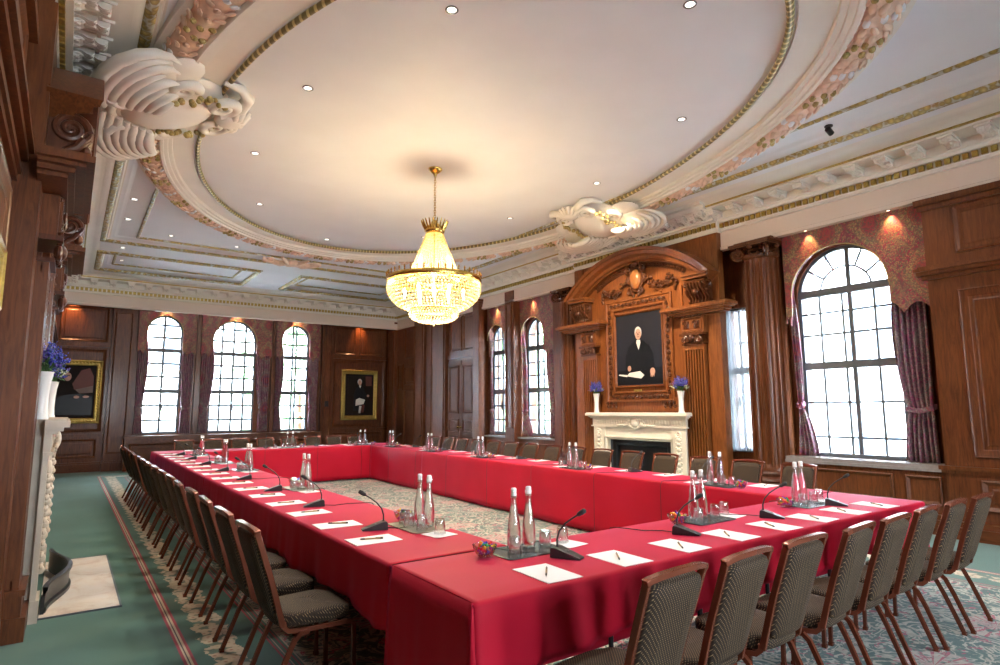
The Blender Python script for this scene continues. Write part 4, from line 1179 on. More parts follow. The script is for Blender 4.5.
def cloth(name_lab, P, L, W, zo, zi, step=.035, ends=(None, None), amp=.011, wave=9., seed=1, ampi=.004, ew=None):
    """P(s,w,z) maps row coordinates to the world; w=0 is the outer (chair) side"""
    rn = random.Random(seed); ph = [rn.uniform(0, 6.28) for _ in range(6)]
    def fold(s): return .5 * sin(wave * s + ph[0]) + .32 * sin(wave * 2.3 * s + ph[1]) + .28 * sin(wave * .43 * s + ph[2]) + .25 * sin(wave * 4.1 * s + ph[3]) * sin(1.3 * s + ph[4])
    def foldi(s): return .6 * sin(3.1 * s + ph[3]) + .4 * sin(7.7 * s + ph[1])
    n = max(4, int(L / step)); rows = []
    for i in range(n + 1):
        s = L * i / n; row = []
        zb = zo + .018 * sin(wave * .5 * s + ph[5]) - .012 * fold(s)
        for e_, s_ in zip(ends, (0, L)):
            if e_ is not None: zb -= (zo - e_) * math.exp(-abs(s - s_) / .12)
        for k in range(9):
            z = zb + (ZT - .016 - zb) * k / 8; h = (ZT - z) / max(.1, ZT - zo)
            row.append(P(s, -.004 - amp * .9 * h - amp * 1.3 * h * fold(s), z))
        row += [P(s, -.001, ZT - .008), P(s, .007, ZT - .002), P(s, .018, ZT)]
        for k in range(1, 5): row.append(P(s, W * k / 5, ZT + .0008 * sin(7 * s + k)))
        row += [P(s, W - .018, ZT), P(s, W - .007, ZT - .002), P(s, W + .001, ZT - .008)]
        for k in range(9):
            z = (ZT - .016) + (zi - ZT + .016) * k / 8; h = (ZT - z) / ZT
            row.append(P(s, W + .004 + ampi * h * 2 * foldi(s) + ampi * h, z))
        rows.append(row)
    b = MB(); b.loop(rows, 0, False, False)
    for e, ss in zip(ends, (0, L)):
        if e is None: continue
        sg = -1 if ss == 0 else 1; m = 26; rws = []
        for k in range(m + 1):
            w = W * k / m; r = []
            for j in range(9):
                z = ZT - (ZT - e) * j / 8; h = (ZT - z) / ZT
                r.append(P(ss + sg * (.012 * min(1, h * 12) + .018 * h * (1 + fold(w * 1.3 + 2))), w, z))
            rws.append(r)
        b.loop(rws, 0, False, False)
        # gathered corners
        rr_ = rows[0] if ss == 0 else rows[-1]
        for A, B in ((rr_[8::-1], rws[0]), (rr_[-9:], rws[-1])):
            mid = [((a_[0] + b_[0]) / 2 + (a_[0] - b_[0]) * .12 - sg * -.006, (a_[1] + b_[1]) / 2 + (b_[1] - a_[1]) * .12, (a_[2] + b_[2]) / 2) for a_, b_ in zip(A, B)]
            b.loop([A, mid, B], 0, False, False)
        b.add([rr_[i] for i in range(8, 22)] + [rws[k][0] for k in range(m, -1, -1)], [tuple(range(14 + m + 1))])
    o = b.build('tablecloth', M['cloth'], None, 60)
    md = o.modifiers.new('thickness', 'SOLIDIFY'); md.thickness = .003; md.offset = 1
    tag(o, name_lab, 'tablecloth', 'crimson tablecloths')
    return o
PL = lambda y0: (lambda s, w, z: (1.43 + w, y0 + s, z))
cloth('crimson tablecloth on the nearer half of the long left table row', PL(2.99), 5.2, .76, .44, .02, seed=2)
cloth('crimson tablecloth on the farther half of the long left table row', PL(8.2), 4.86, .76, .44, .02, seed=3)
cloth('crimson tablecloth over the nearest table row, draping to the floor at its left end', lambda s, w, z: (1.43 + s, 2.20 + w, z + .001), 4.62, .775, .46, .02, seed=4, ends=(.03, .22), wave=10)
cloth('crimson tablecloth on the far table row beneath the far windows', lambda s, w, z: (1.43 + s, 13.93 - w, z + .002), 5.06, .83, .3, .03, seed=5, ends=(.1, .2))
def PR(y0): return lambda s, w, z: (xin(y0 + s) + .71 - w, y0 + s, z)
for k, (y0, y1, lab) in enumerate(((2.985, 4.0, 'short crimson tablecloth at the near end of the right-hand row'), (4.0, 10.5, 'long crimson tablecloth on the right-hand row in front of the fireplace'), (10.5, 13.09, 'crimson tablecloth at the far end of the right-hand row'))):
    cloth(lab, PR(y0), y1 - y0 - .006, .71, .40, .025, seed=6 + k, ampi=.007 if k else .004)
# ------------------------------------------------------------------ table settings
def rowpos(row, s, w):
    """s right-hand along the row as seated, w from the outer edge; returns x,y,rot"""
    if row == 'n': return (s, 2.20 + w, 0.)
    if row == 'l': return (1.43 + w, s, -pi / 2)
    if row == 'r': return (xin(s) + .71 - w, s, pi / 2)
    return (s, 13.93 - w, pi)
ROWN = {'n': 'nearest', 'l': 'left', 'r': 'right-hand', 'f': 'far'}
FROM = {'n': 'from the left', 'l': 'from the camera', 'r': 'from the near end', 'f': 'from the left'}
b = MB(); b.box(-.105, .105, -.148, .148, 0, .003); pap = b.build('notepad', M['paper'], None, 0)
pen0 = thing('ballpoint_pen', '', 'pen')
b = MB(); b.tube([(0, -.045, .0055), (0, .05, .0055)], .0052, 8); b.build('pen_barrel', M['penmat'], pen0, 60)
b = MB(); b.tube([(0, -.075, .0055), (0, -.068, .0055), (0, -.045, .0055)], [.0015, .0045, .0052], 8); b.tube([(0, .05, .0055), (0, .066, .0055)], .005, 8); b.box(-.0015, .0015, .02, .064, .0105, .0125); b.build('pen_clip', M['pen_dark'], pen0, 60)
used = False
rp = random.Random(21)
def pad(row, i, s, w):
    global used
    x, y, a = rowpos(row, s, w); a += radians(rp.uniform(-4, 4))
    nm = 'white notepad %s %s on the %s table' % (ORD[i], FROM[row], ROWN[row])
    pn = 'tan ballpoint pen on the %s notepad %s on the %s table' % (ORD[i], FROM[row], ROWN[row])
    if not used: p, q = pap, pen0; used = True
    else:
        p = pap.copy(); COL.objects.link(p); q = dup(pen0, (0, 0, 0))
    p.location = (x, y, ZT + .0045); p.rotation_euler = (0, 0, a); tag(p, nm, 'notepad', 'notepads')
    off = rp.uniform(-.02, .01); of2 = rp.uniform(-.02, .02); q.location = (x + off * cos(a) - of2 * sin(a), y + off * sin(a) + of2 * cos(a), ZT + .0078); q.rotation_euler = (0, 0, a + radians(rp.uniform(-12, 12) + (-38 if row == 'n' else -20 if row == 'l' else 10))); tag(q, pn, 'pen', 'pens on the notepads')
for i in range(8): pad('n', i, 1.97 + .505 * i, .165)
for i in range(16): pad('l', i, 3.59 + .613 * i, .17)
for i in range(15): pad('r', i, 3.62 + .642 * i, .17)
for i in range(8): pad('f', i, FX[i], .17)

def make_mic(cab=.38):
    t = thing('desk_microphone', '', 'microphone')
    b = MB(); w = .048
    prof = [(-.108, 0), (-.106, .008), (.03, .052), (.05, .054), (.057, .046), (.060, 0)]
    rows = []
    for f, ins in ((-1, .004), (-.93, 0), (.93, 0), (1, .004)):
        rows.append([(f * w * (.72 + .28 * min(1, (y + .09) / .10)), y * (1 - ins), z * (1 - ins * 4)) for y, z in prof])
    b.loop(rows, 0, False, True); b.add(rows[0], [tuple(range(6))[::-1]]); b.add(rows[-1], [tuple(range(6))])
    b.build('base', M['black'], t, 40)
    b = MB(); b.box(-.016, .016, .0605, .062, .012, .026); b.ball((0, -.02, .036), (.014, .014, .004), 8, 4); b.build('button', M['grey_metal'], t, 0)
    b = MB(); pts = [(0, .036, .04), (0, .036, .09), (0, .022, .135), (0, -.012, .175), (0, -.055, .208), (0, -.088, .228)]
    b.tube([(0, .036, .04), (0, .036, .055)], .008, 8); b.tube(pts, .0052, 7); b.build('gooseneck', M['black'], t, 60)
    b = MB(); b.tube([(0, -.084, .226), (0, -.092, .231), (0, -.112, .244), (0, -.128, .254), (0, -.133, .257)], [.006, .012, .0145, .0135, .007], 10); b.build('microphone_head', M['rubber'], t, 60)
    b = MB(); b.tube([(0, .06, .006), (.03, .14, .003), (-.02, .25, .003), (0, cab - .02, .004), (0, cab + .012, -.002), (.003, cab + .030, -.05), (-.004, cab + .036, -.35), (.002, cab + .036, -.70)], .0032, 5); b.build('cable', M['rubber'], t, 60)
    return t
mic = None
def put_mic(row, i, s, w, skew):
    global mic
    x, y, a = rowpos(row, s, w)
    lab = 'gooseneck microphone, %s %s on the %s table' % (ORD[i], FROM[row], ROWN[row])
    cab = (.775 if row == 'n' else .76 if row == 'l' else .71 if row == 'r' else .83) - w
    if mic is None or True:
        m = make_mic(cab / max(.5, cos(skew)) + .01) if (row, round(cab, 2)) not in _mc else None
        if m is None: m = dup(_mc[(row, round(cab, 2))], (0, 0, 0))
        else: _mc[(row, round(cab, 2))] = m
    m.location = (x, y, ZT + .006); m.rotation_euler = (0, 0, a + skew); tag(m, lab, 'microphone', 'desk microphones')
_mc = {}
for i, x in enumerate((2.25, 3.27, 4.26, 5.22)): put_mic('n', i, x, .36, radians(26))
for i in range(8): put_mic('l', i, 3.88 + 1.226 * i, .33, radians(-14))
for i, y in enumerate((4.32, 5.40, 6.72, 7.90, 9.25, 10.5, 11.8, 12.85)): put_mic('r', i, y, .22, radians(-20))
for i, x in enumerate((2.30, 3.56, 4.66, 5.66)): put_mic('f', i, x, .22, radians(-15))

def make_bottle():
    t = thing('water_bottle', '', 'bottle')
    b = MB(); b.lathe([(0, .006), (.030, .0), (.0375, .006), (.039, .03), (.0385, .09), (.035, .14), (.026, .20), (.0175, .25), (.0135, .285), (.0135, .305), (0, .306)], n=24, cap=False); b.build('bottle_glass', M['thin_glass'], t, 60)
    b = MB(); b.lathe([(0, .010), (.0335, .009), (.0365, .03), (.036, .09), (.0325, .14), (.0235, .20), (.0155, .245), (0, .246)], n=20, cap=False); b.build('water', M['water'], t, 60)
    b = MB(); b.lathe([(.0165, .300), (.0165, .312), (.015, .318), (.0165, .322), (.0165, .338), (.012, .344), (0, .345)], n=14); b.build('stopper', M['ceramic'], t, 50)
    b = MB(); b.tube([(.018 * cos(a), .018 * sin(a), .292) for a in [2 * pi * k / 12 for k in range(12)]], .0018, 4, 0, True)
    for s in (-1, 1): b.tube([(s * .018, 0, .292), (s * .020, 0, .318), (s * .012, 0, .336)], .0018, 4)
    b.build('wire_bail', M['chrome'], t, 60)
    return t
def make_tumbler():
    b = MB(); b.lathe([(.0375, 0), (.0385, .0015), (.031, .088), (.029, .092), (0, .092)], n=20, cap=False); b.lathe([(.0355, 0.0), (.0355, .002), (.0285, .076), (0, .078)], n=20, cap=False)
    b.loop([[(.0375 * cos(2 * pi * k / 20), .0375 * sin(2 * pi * k / 20), 0) for k in range(20)], [(.0355 * cos(2 * pi * k / 20), .0355 * sin(2 * pi * k / 20), 0) for k in range(20)]], 0, False, True)
    return b.build('tumbler', M['thin_glass'], None, 60)
def make_bowl():
    b = MB(); b.lathe([(0, 0), (.030, 0), (.032, .004), (.052, .022), (.065, .052), (.068, .066), (.0655, .066), (.062, .052), (.049, .026), (.028, .010), (0, .009)], n=24, cap=False)
    return b.build('sweet_bowl', M['thin_glass'], None, 60)
def make_tray(m, dx=.215):
    b = MB(); rows = []
    for ins, z in ((.004, 0), (0, .003), (0, .007), (.006, .008), (.010, .005), (.012, .005)):
        rows.append([(x * (1 - ins / .2), y * (1 - ins / .12), z) for x, y in outline(dx * 2, dx * 2, -.14, .14, 40, 12)])
    b.loop(rows, 0, False, True); n = 40; b.add(rows[0], [tuple(range(n))[::-1]]); b.add(rows[-1], [tuple(range(n))])
    return b.build('serving_tray', m, None, 30)
b = MB(); b.box(-.085, .085, -.085, .085, 0, .0025); pmat = b.build('square_napkin', M['paper'], None, 0)
def sweet_mesh(col, nm):
    b = MB(); b.ball((0, 0, 0), (.012, .009, .009), 8, 5)
    for s in (-1, 1): b.lathe([(.002, .010), (.008, .022)], n=8, M=Matrix.Rotation(s * pi / 2, 4, 'Y'), cap=True)
    return b.build('wrapped_sweet', plain(nm, col, .25, .2), None, 50)
bot0, tum0, bow0 = make_bottle(), make_tumbler(), make_bowl()
tr_dark, tr_gold = make_tray(M['tray_dark']), make_tray(plain('brushed champagne tray', (.34, .32, .24), .3, .6))
SWC = [('red', (.60, .02, .03)), ('yellow', (.75, .50, .03)), ('blue', (.03, .08, .42)), ('green', (.03, .26, .09)), ('purple', (.22, .03, .30)), ('orange', (.75, .20, .03))]
sw0 = [sweet_mesh(c, n + ' wrapper') for n, c in SWC]
proto_used = set()
def inst(p, loc, rz, lab, cat, grp, rot=None):
    if p.name not in proto_used: proto_used.add(p.name); o = p
    elif p.type == 'EMPTY': o = dup(p, (0, 0, 0))
    else: o = p.copy(); COL.objects.link(o)
    o.location = loc; o.rotation_euler = rot or (0, 0, rz); tag(o, lab, cat, grp); return o
GR = [('n', 0, 2.18, .62), ('n', 1, 3.80, .61), ('n', 2, 5.08, .54),
      ('l', 0, 3.80, .61), ('l', 1, 6.36, .61), ('l', 2, 8.78, .61), ('l', 3, 10.30, .61), ('l', 4, 12.25, .60),
      ('r', 0, 3.92, .54), ('r', 1, 6.20, .54), ('r', 2, 8.58, .54), ('r', 3, 10.45, .54), ('r', 4, 12.3, .54),
      ('f', 0, 3.95, .62), ('f', 1, 5.60, .62)]
rg = random.Random(8)
for row, i, s, w in GR:
    x0, y0, a = rowpos(row, s, w)
    def at(dx, dy): return (x0 + dx * cos(a) - dy * sin(a), y0 + dx * sin(a) + dy * cos(a))
    where = '%s group %s, %s table' % (ORD[i], FROM[row], ROWN[row])
    px, py = at(.0, -.02)
    inst(tr_gold if row == 'l' and i < 2 else tr_dark, (px, py, ZT + .004), a, 'low tray under the bottles, ' + where, 'tray', 'serving trays')
    px, py = at(.31, -.03); inst(pmat, (px, py, ZT + .0045), a + radians(8), 'square white napkin by the bottles, ' + where, 'napkin', 'napkins')
    zt = ZT + .0105
    for q, (dx, dy) in enumerate(((-.055, .02), (.06, .03))):
        px, py = at(dx, dy); inst(bot0, (px, py, zt), rg.uniform(0, 3), '%s water bottle with white stopper, %s' % (('left', 'right')[q], where), 'bottle', 'water bottles')
    tl = [(-.13, -.06, 'front left'), (.0, -.09, 'front middle'), (.13, -.06, 'front right'), (.30, -.02, 'napkin')] if row != 'n' else [(-.11, -.06, 'front left'), (.14, -.02, 'front right'), (.31, .02, 'napkin')]
    for dx, dy, pn in tl:
        px, py = at(dx, dy); inst(tum0, (px, py, zt if dx < .2 else ZT + .0075), rg.uniform(0, 3), 'upturned tumbler, %s, in the %s' % (pn, where), 'tumbler', 'upturned tumblers')
    px, py = at(-.27, .0); inst(bow0, (px, py, ZT + .004), 0, 'glass bowl of wrapped sweets, ' + where, 'bowl', 'sweet bowls')
    n = 20 if row == 'n' or (row in 'lr' and i == 0) else 9
    for k in range(n):
        lay = k // 7; aa = 2.4 * k + rg.uniform(-.2, .2); rr = (.030, .040, .026)[lay % 3] if k % 7 else .006
        z = ZT + .034 + .019 * lay + (0 if n > 9 else .016)
        nm, c = SWC[k % 6]; 
        inst(sw0[k % 6], (px + rr * cos(aa), py + rr * sin(aa), z), 0, '%s wrapped sweet in the bowl, %s' % (nm, where), 'sweet', '%s wrapped sweets in the bowl, %s' % (nm, where), (rg.uniform(-.5, .5), rg.uniform(-.6, .6), rg.uniform(0, 6)))

# ------------------------------------------------------------------ vases and bouquets
def make_vase():
    b = MB(); b.lathe([(0, 0), (.052, 0), (.054, .008), (.047, .03), (.042, .10), (.043, .2), (.050, .29), (.061, .355), (.065, .37), (.060, .37), (.045, .29), (.038, .2), (0, .19)], n=28, cap=False)
    return b.build('vase', M['ceramic'], None, 60)
vz = make_vase(); vfirst = [vz]
def vase(loc, lab):
    o = vfirst.pop() if vfirst else None
    if o is None: o = vz.copy(); COL.objects.link(o)
    o.location = loc; tag(o, lab, 'vase', 'white mantel vases')
def bouquet(loc, lab, seed, R=.17, h=.0, pale=.2):
    t = thing('flower_bouquet', lab, 'flowers', loc); rn = random.Random(seed)
    st = MB(); lf = MB(); bl = MB()
    for k in range(70):
        a = rn.uniform(0, 2 * pi); e = rn.uniform(.05, 1.35); r = R * rn.uniform(.75, 1.08)
        tip = Vector((r * cos(a) * cos(e), r * sin(a) * cos(e), .06 + r * sin(e) * 1.05))
        st.tube([(rn.uniform(-.02, .02), rn.uniform(-.02, .02), -.16), (tip.x * .3, tip.y * .3, .03), tip * .95], .0022, 4)
        m = 1 if rn.random() < .35 else 0
        if rn.random() < pale and tip.z < .13: m = 2
        for q in range(9):
            f = q / 9; c = tip * (1 - .42 * f) + Vector((rn.uniform(-.016, .016), rn.uniform(-.016, .016), rn.uniform(-.01, .01)))
            s = rn.uniform(.008, .015) * (.6 + .7 * f)
            RM = TR(*c) @ Matrix.Rotation(rn.uniform(0, 6), 4, Vector((rn.random(), rn.random(), rn.random() + .1)).normalized())
            bl.ball((0, 0, 0), (s * 1.3, s * .6, s), 5, 3, m, RM)
    for k in range(60):
        a = rn.uniform(0, 2 * pi); r = rn.uniform(.05, R * .95); z = rn.uniform(-.01, .10)
        RM = TR(r * cos(a), r * sin(a), z) @ Rz(a) @ Matrix.Rotation(rn.uniform(-.8, .5), 4, 'Y')
        lf.add([(-.02, 0, 0), (.01, .012, .004), (.04, 0, 0), (.01, -.012, .004)], [(0, 1, 2, 3)], 0, RM)
    st.build('stems', M['leaf'], t, 0); lf.build('leaves', M['leaf'], t, 0); bl.build('blossoms', [M['flower_blue'], M['flower_violet'], M['flower_pale']], t, 60)
    return t
for (x, y, lv, lb, seed) in ((8.55, 6.62, 'white flared vase on the right end of the cream fireplace', 'blue and green bouquet on the right end of the cream fireplace', 1), (8.55, 8.66, 'white flared vase on the left end of the cream fireplace', 'blue and violet bouquet on the left end of the cream fireplace', 2),
                             (-.165, 5.93, 'nearer white vase on the far-left marble mantel', 'large blue bouquet in the nearer vase on the far-left mantel', 3), (-.15, 7.85, 'farther white vase on the far-left marble mantel', 'blue and pale green bouquet in the farther vase on the far-left mantel', 4)):
    vase((x, y, 1.491), lv); bouquet((x, y, 1.491 + .37), lb, seed, .185 if x > 0 else .17, pale=.5 if seed in (1, 4) else .1).scale = (.72 if x > 0 else .9, 1, 1)
# ------------------------------------------------------------------ paintings
def flat(b, T, pts, d, m, th=.003):
    b.prism(pts, d, d + th, 1, m)
P_dark = plain('painted grey ground', (.020, .020, .026), .3); P_blk = plain('painted black coat', (.009, .009, .011), .3)
P_face = plain('painted skin', (.50, .29, .21), .45); P_wht = plain('painted white', (.72, .70, .64), .45); P_hair = plain('painted white hair', (.60, .58, .55), .45)
P_brn = plain('painted brown', (.05, .03, .02), .4); P_red = plain('painted dark red', (.12, .035, .025), .4); P_sky = plain('painted dusk', (.16, .10, .08), .4)
for _m in (P_dark, P_blk, P_face, P_wht, P_hair, P_brn, P_red, P_sky): _m.node_tree.nodes['Principled BSDF'].inputs['Specular IOR Level'].default_value = .2
def ell(cx, cz, rx, rz, n=18): return [(cx + rx * cos(2 * pi * k / n), cz + rz * sin(2 * pi * k / n)) for k in range(n)]
def painting(loc, T, w, h, lab, fw, fmat, draw, rim=None, bg=None):
    t = thing('framed_painting', lab, 'painting', loc)
    b = MB(T); b.box(-w / 2, w / 2, .004, .012, -h / 2, h / 2); cv = b.build('canvas', bg or P_dark, t, 0)
    b = MB(T); draw(b); b.build('painted_figure', [P_blk, P_face, P_wht, P_hair, P_brn, P_red, P_sky], cv, 0)
    b = MB(T); f = fw
    b.framesweep(-w / 2 - f, w / 2 + f, -h / 2 - f, h / 2 + f, [(0, 0), (0, .03), (f * .1, .045), (f * .25, .05), (f * .4, .035), (f * .6, .03), (f * .75, .04), (f * .88, .035), (f, .014)])
    b.build('picture_frame', fmat, t, 40)
    if rim:
        b = MB(T)
        n = int(w / .07)
        for k in range(n):
            for z in (-h / 2 - f * .5, h / 2 + f * .5): b.ball((-w / 2 + w * (k + .5) / n, .036, z), (.026, .014, .018), 6, 4)
        n = int(h / .07)
        for k in range(n):
            for u in (-w / 2 - f * .5, w / 2 + f * .5): b.ball((u, .036, -h / 2 + h * (k + .5) / n), (.018, .014, .026), 6, 4)
        b.build('gilt_beading', fmat, t, 50)
    return t
def d_main(b):      # u grows to the picture's left
    b.prism([(-.55, -.66), (.55, -.66), (.55, -.40), (-.55, -.36)], .0125, .014, 1, 0)
    b.prism([(-.36, -.40), (.34, -.40), (.33, -.12), (.24, .06), (.10, .16), (-.10, .16), (-.25, .06), (-.35, -.12)], .0145, .016, 1, 0)
    b.prism([(-.045, .17), (.045, .17), (.04, .08), (0, -.02), (-.04, .08)], .0165, .018, 1, 2)
    b.prism([(-.05, .14), (0, .115), (.05, .14), (.05, .10), (0, .125), (-.05, .10)], .0185, .020, 1, 2)
    b.prism(ell(0, .31, .085, .115), .0165, .018, 1, 3); b.prism(ell(0, .28, .072, .105), .0185, .020, 1, 1)
    b.prism(ell(.03, .31, .012, .007, 8), .0205, .021, 1, 0); b.prism(ell(-.03, .31, .012, .007, 8), .0205, .021, 1, 0); b.prism([(-.03, .235), (.03, .235), (.02, .225), (-.02, .225)], .0205, .021, 1, 5); b.prism([(-.008, .30), (.008, .30), (.014, .26), (-.014, .26)], .0205, .0208, 1, 4)
    b.prism([(-.02, -.42), (.24, -.44), (.32, -.50), (-.04, -.56), (-.12, -.50)], .0165, .018, 1, 2); b.prism([(.30, -.52), (.52, -.48), (.5, -.46), (.3, -.48)], .0185, .02, 1, 2)
    b.prism(ell(.24, -.36, .045, .055), .0185, .020, 1, 1); b.prism(ell(-.32, -.44, .06, .07), .0185, .020, 1, 1)
    for k in range(3): b.prism(ell(-.28 - .035 * k, -.50, .012, .04, 8), .0185, .0205, 1, 1)
painting((8.716, 7.66, 2.68), TRt(X=0), 1.12, 1.36, 'large portrait of a white-haired seated man in dark suit above the fireplace', .036, M['warm_lit_wood'], d_main)
b = MB(TRt(X=0)); b.box(-.09, .09, 0, .010, -.022, .022); npl = b.build('name_plate', M['gold'], None, 0); npl.location = (8.645, 7.66, 1.90); tag(npl, 'tiny gilt plate below the portrait above the fireplace', 'plate')
def d_right(b):
    b.prism([(-.2, -.52), (.22, -.52), (.22, -.05), (.16, .22), (.03, .32), (-.12, .24), (-.2, .0)], .0125, .014, 1, 0)
    b.prism([(-.13, -.36), (.15, -.30), (.20, -.16), (.0, -.10), (-.12, -.16)], .0145, .016, 1, 2); b.prism([(.04, -.58), (.15, -.58), (.19, -.34), (.10, -.30)], .0145, .016, 1, 5); b.prism([(-.02, -.60), (.05, -.60), (.08, -.36), (.0, -.36)], .0145, .016, 1, 3)
    b.prism(ell(.0, .43, .075, .10), .0145, .016, 1, 3); b.prism(ell(.005, .40, .06, .085), .0165, .018, 1, 1); b.prism([(-.03, .31), (.05, .31), (.02, .22)], .0165, .018, 1, 2)
    b.prism(ell(.30, -.03, .045, .04), .0145, .016, 1, 1); b.prism([(.14, .0), (.27, -.06), (.28, .0), (.16, .14)], .0145, .016, 1, 0)
    b.prism([(.22, .3), (.42, .3), (.42, .62), (.2, .62)], .0125, .014, 1, 5)
painting((7.885, YW - .02, 2.06), TFt(0), .98, 1.36, 'gilt-framed portrait of a seated man in white breeches at the far right wall', .14, M['gold'], d_right, True, plain('painted dark brown ground', (.018, .011, .008), .6, spec=.1))
def d_left(b):
    b.prism([(-.05, .2), (.12, .55), (.30, .62), (.40, .40), (.40, .05), (.0, .05)], .0125, .014, 1, 5)
    b.prism([(.02, .05), (.40, .16), (.40, -.02), (.12, -.05)], .0145, .016, 1, 6); b.prism([(-.4, -.6), (.4, -.6), (.40, -.12), (.1, -.05), (-.2, -.1), (-.4, -.2)], .0145, .016, 1, 0)
    b.prism(ell(.06, -.14, .06, .035), .0165, .018, 1, 1); b.prism(ell(.26, -.13, .07, .03), .0165, .018, 1, 1); b.prism(ell(-.16, .38, .08, .11), .0145, .016, 1, 1)
painting((.115, YW - .02, 2.06), TFt(0), .90, 1.36, 'gilt-framed dark painting on the far wall behind the left mantel vases', .14, M['gold'], d_left, True, plain('painted umber ground', (.016, .011, .009), .6, spec=.1))
def d_near(b): b.prism([(-.3, -.5), (.3, -.5), (.2, .1), (0, .3), (-.2, .1)], .0125, .014, 1, 0); b.prism(ell(0, .35, .1, .13), .0145, .016, 1, 1)
painting((XL + .012, 4.06, 2.33), lambda u, d, z: (d, u, z), .95, .24, 'gilt picture frame barely showing at the left edge of the panelling', .07, M['gold'], d_near)
b = MB(TFt(0)); b.box(-.06, .06, 0, .012, -.09, .09); b.box(-.045, .045, .012, .016, .01, .07); b.box(-.045, .045, .012, .016, -.07, -.01)
sp = b.build('wall_switch', M['iron'], None, 0); sp.location = (6.74, YW - .131, 1.76); tag(sp, 'small dark switch plate on the pilaster beside the far right painting', 'switch')

# ------------------------------------------------------------------ chandelier
CX_, CY_ = 4.17, 7.45
ch = thing('chandelier', 'lit crystal basket chandelier on a brass chain in the middle of the oval ceiling', 'chandelier', (CX_, CY_, 0))
b = MB(); b.lathe([(0, ZC), (.10, ZC), (.10, ZC - .02), (.07, ZC - .05), (.03, ZC - .08), (.02, ZC - .11), (0, ZC - .11)], n=24); b.build('ceiling_rose', M['brass'], ch, 50)
b = MB(); z = ZC - .10; k = 0
while z > 4.30:
    q = [(.016 * cos(2 * pi * i / 10), 0, .026 * sin(2 * pi * i / 10)) for i in range(10)]
    b.tube([(x, y, zz + z - .02) if k % 2 == 0 else (y, x, zz + z - .02) for x, y, zz in q], .0045, 5, 0, True); z -= .038; k += 1
b.build('chain', M['brass'], ch, 60)
b = MB(); b.lathe([(.02, 4.30), (.05, 4.27), (.06, 4.24), (.12, 4.20), (.14, 4.16), (.145, 4.12), (.13, 4.10), (.135, 4.08), (0, 4.08)], n=28)
for k in range(20):
    a = 2 * pi * k / 20; b.tube([(.13 * cos(a), .13 * sin(a), 4.14), (.165 * cos(a), .165 * sin(a), 4.21), (.19 * cos(a), .19 * sin(a), 4.27), (.20 * cos(a), .20 * sin(a), 4.285)], [.012, .014, .010, .003], 5)
b.build('crown', M['brass'], ch, 50)
b = MB(); b.lathe([(.37, 3.40), (.385, 3.405), (.385, 3.425), (.37, 3.43)], n=48, cap=False); b.lathe([(.655, 3.36), (.675, 3.365), (.685, 3.39), (.675, 3.43), (.66, 3.435), (.645, 3.42), (.64, 3.38), (.655, 3.36)], n=64, cap=False)
for k in range(44):
    a = 2 * pi * k / 44; b.lathe([(.006, 0), (.014, .012), (.008, .028), (.016, .045), (.004, .07), (0, .072)], (.675 * cos(a), .675 * sin(a), 3.43), 6)
b.lathe([(.335, 2.955), (.35, 2.96), (.35, 2.975), (.335, 2.98)], n=48, cap=False)
for k in range(6):
    a = 2 * pi * k / 6; b.tube([(.12 * cos(a), .12 * sin(a), 4.1), (.375 * cos(a), .375 * sin(a), 3.42), (.655 * cos(a), .655 * sin(a), 3.40)], .006, 5); b.tube([(.05 * cos(a), .05 * sin(a), 3.25), (.65 * cos(a), .65 * sin(a), 3.37)], .008, 5)
b.tube([(0, 0, 4.1), (0, 0, 3.0)], .012, 8)
b.build('band', M['brass'], ch, 50)
def bead(b, c, r, h, a=0.):
    ca, sa = cos(a), sin(a)
    v = [(c[0], c[1], c[2] - h), (c[0] + r * ca, c[1] + r * sa, c[2]), (c[0] - r * sa, c[1] + r * ca, c[2]), (c[0] - r * ca, c[1] - r * sa, c[2]), (c[0] + r * sa, c[1] - r * ca, c[2]), (c[0], c[1], c[2] + h)]
    b.add(v, [(0, 2, 1), (0, 3, 2), (0, 4, 3), (0, 1, 4), (5, 1, 2), (5, 2, 3), (5, 3, 4), (5, 4, 1)])
b = MB()
for k in range(64):
    a = 2 * pi * k / 64
    for j in range(27):
        f = j / 26; r = .125 + (.38 - .125) * (f ** 1.05); z = 4.08 - .66 * f
        bead(b, (r * cos(a), r * sin(a), z), .0105 + .004 * f, .0145, a)
b.build('crystal_tent', M['crystal'], ch, 0)
b = MB()
prof = [(.655, 3.345), (.662, 3.305), (.662, 3.262), (.655, 3.22), (.640, 3.178), (.615, 3.136), (.580, 3.094), (.535, 3.054), (.485, 3.02), (.43, 2.992), (.38, 2.975)]
for i, (r, z) in enumerate(prof):
    n = max(30, int(2 * pi * r / .047))
    for k in range(n): bead(b, (r * cos(2 * pi * (k + .5 * (i % 2)) / n), r * sin(2 * pi * (k + .5 * (i % 2)) / n), z), .0185, .0215, 2 * pi * k / n)
b.build('crystal_basket', M['crystal'], ch, 0)
b = MB()
for i, (r, z) in enumerate([(.345, 2.945), (.345, 2.91), (.335, 2.878), (.31, 2.85), (.27, 2.826), (.22, 2.808), (.165, 2.795), (.11, 2.786), (.05, 2.782)]):
    n = max(8, int(2 * pi * r / .042))
    for k in range(n): bead(b, (r * cos(2 * pi * (k + .5 * (i % 2)) / n), r * sin(2 * pi * (k + .5 * (i % 2)) / n), z), .0165, .0185, 2 * pi * k / n)
b.build('lower_crystal_bowl', M['crystal'], ch, 0)
b = MB(); bead(b, (0, 0, 2.755), .02, .03); b.build('crystal_drop', M['crystal'], ch, 0)
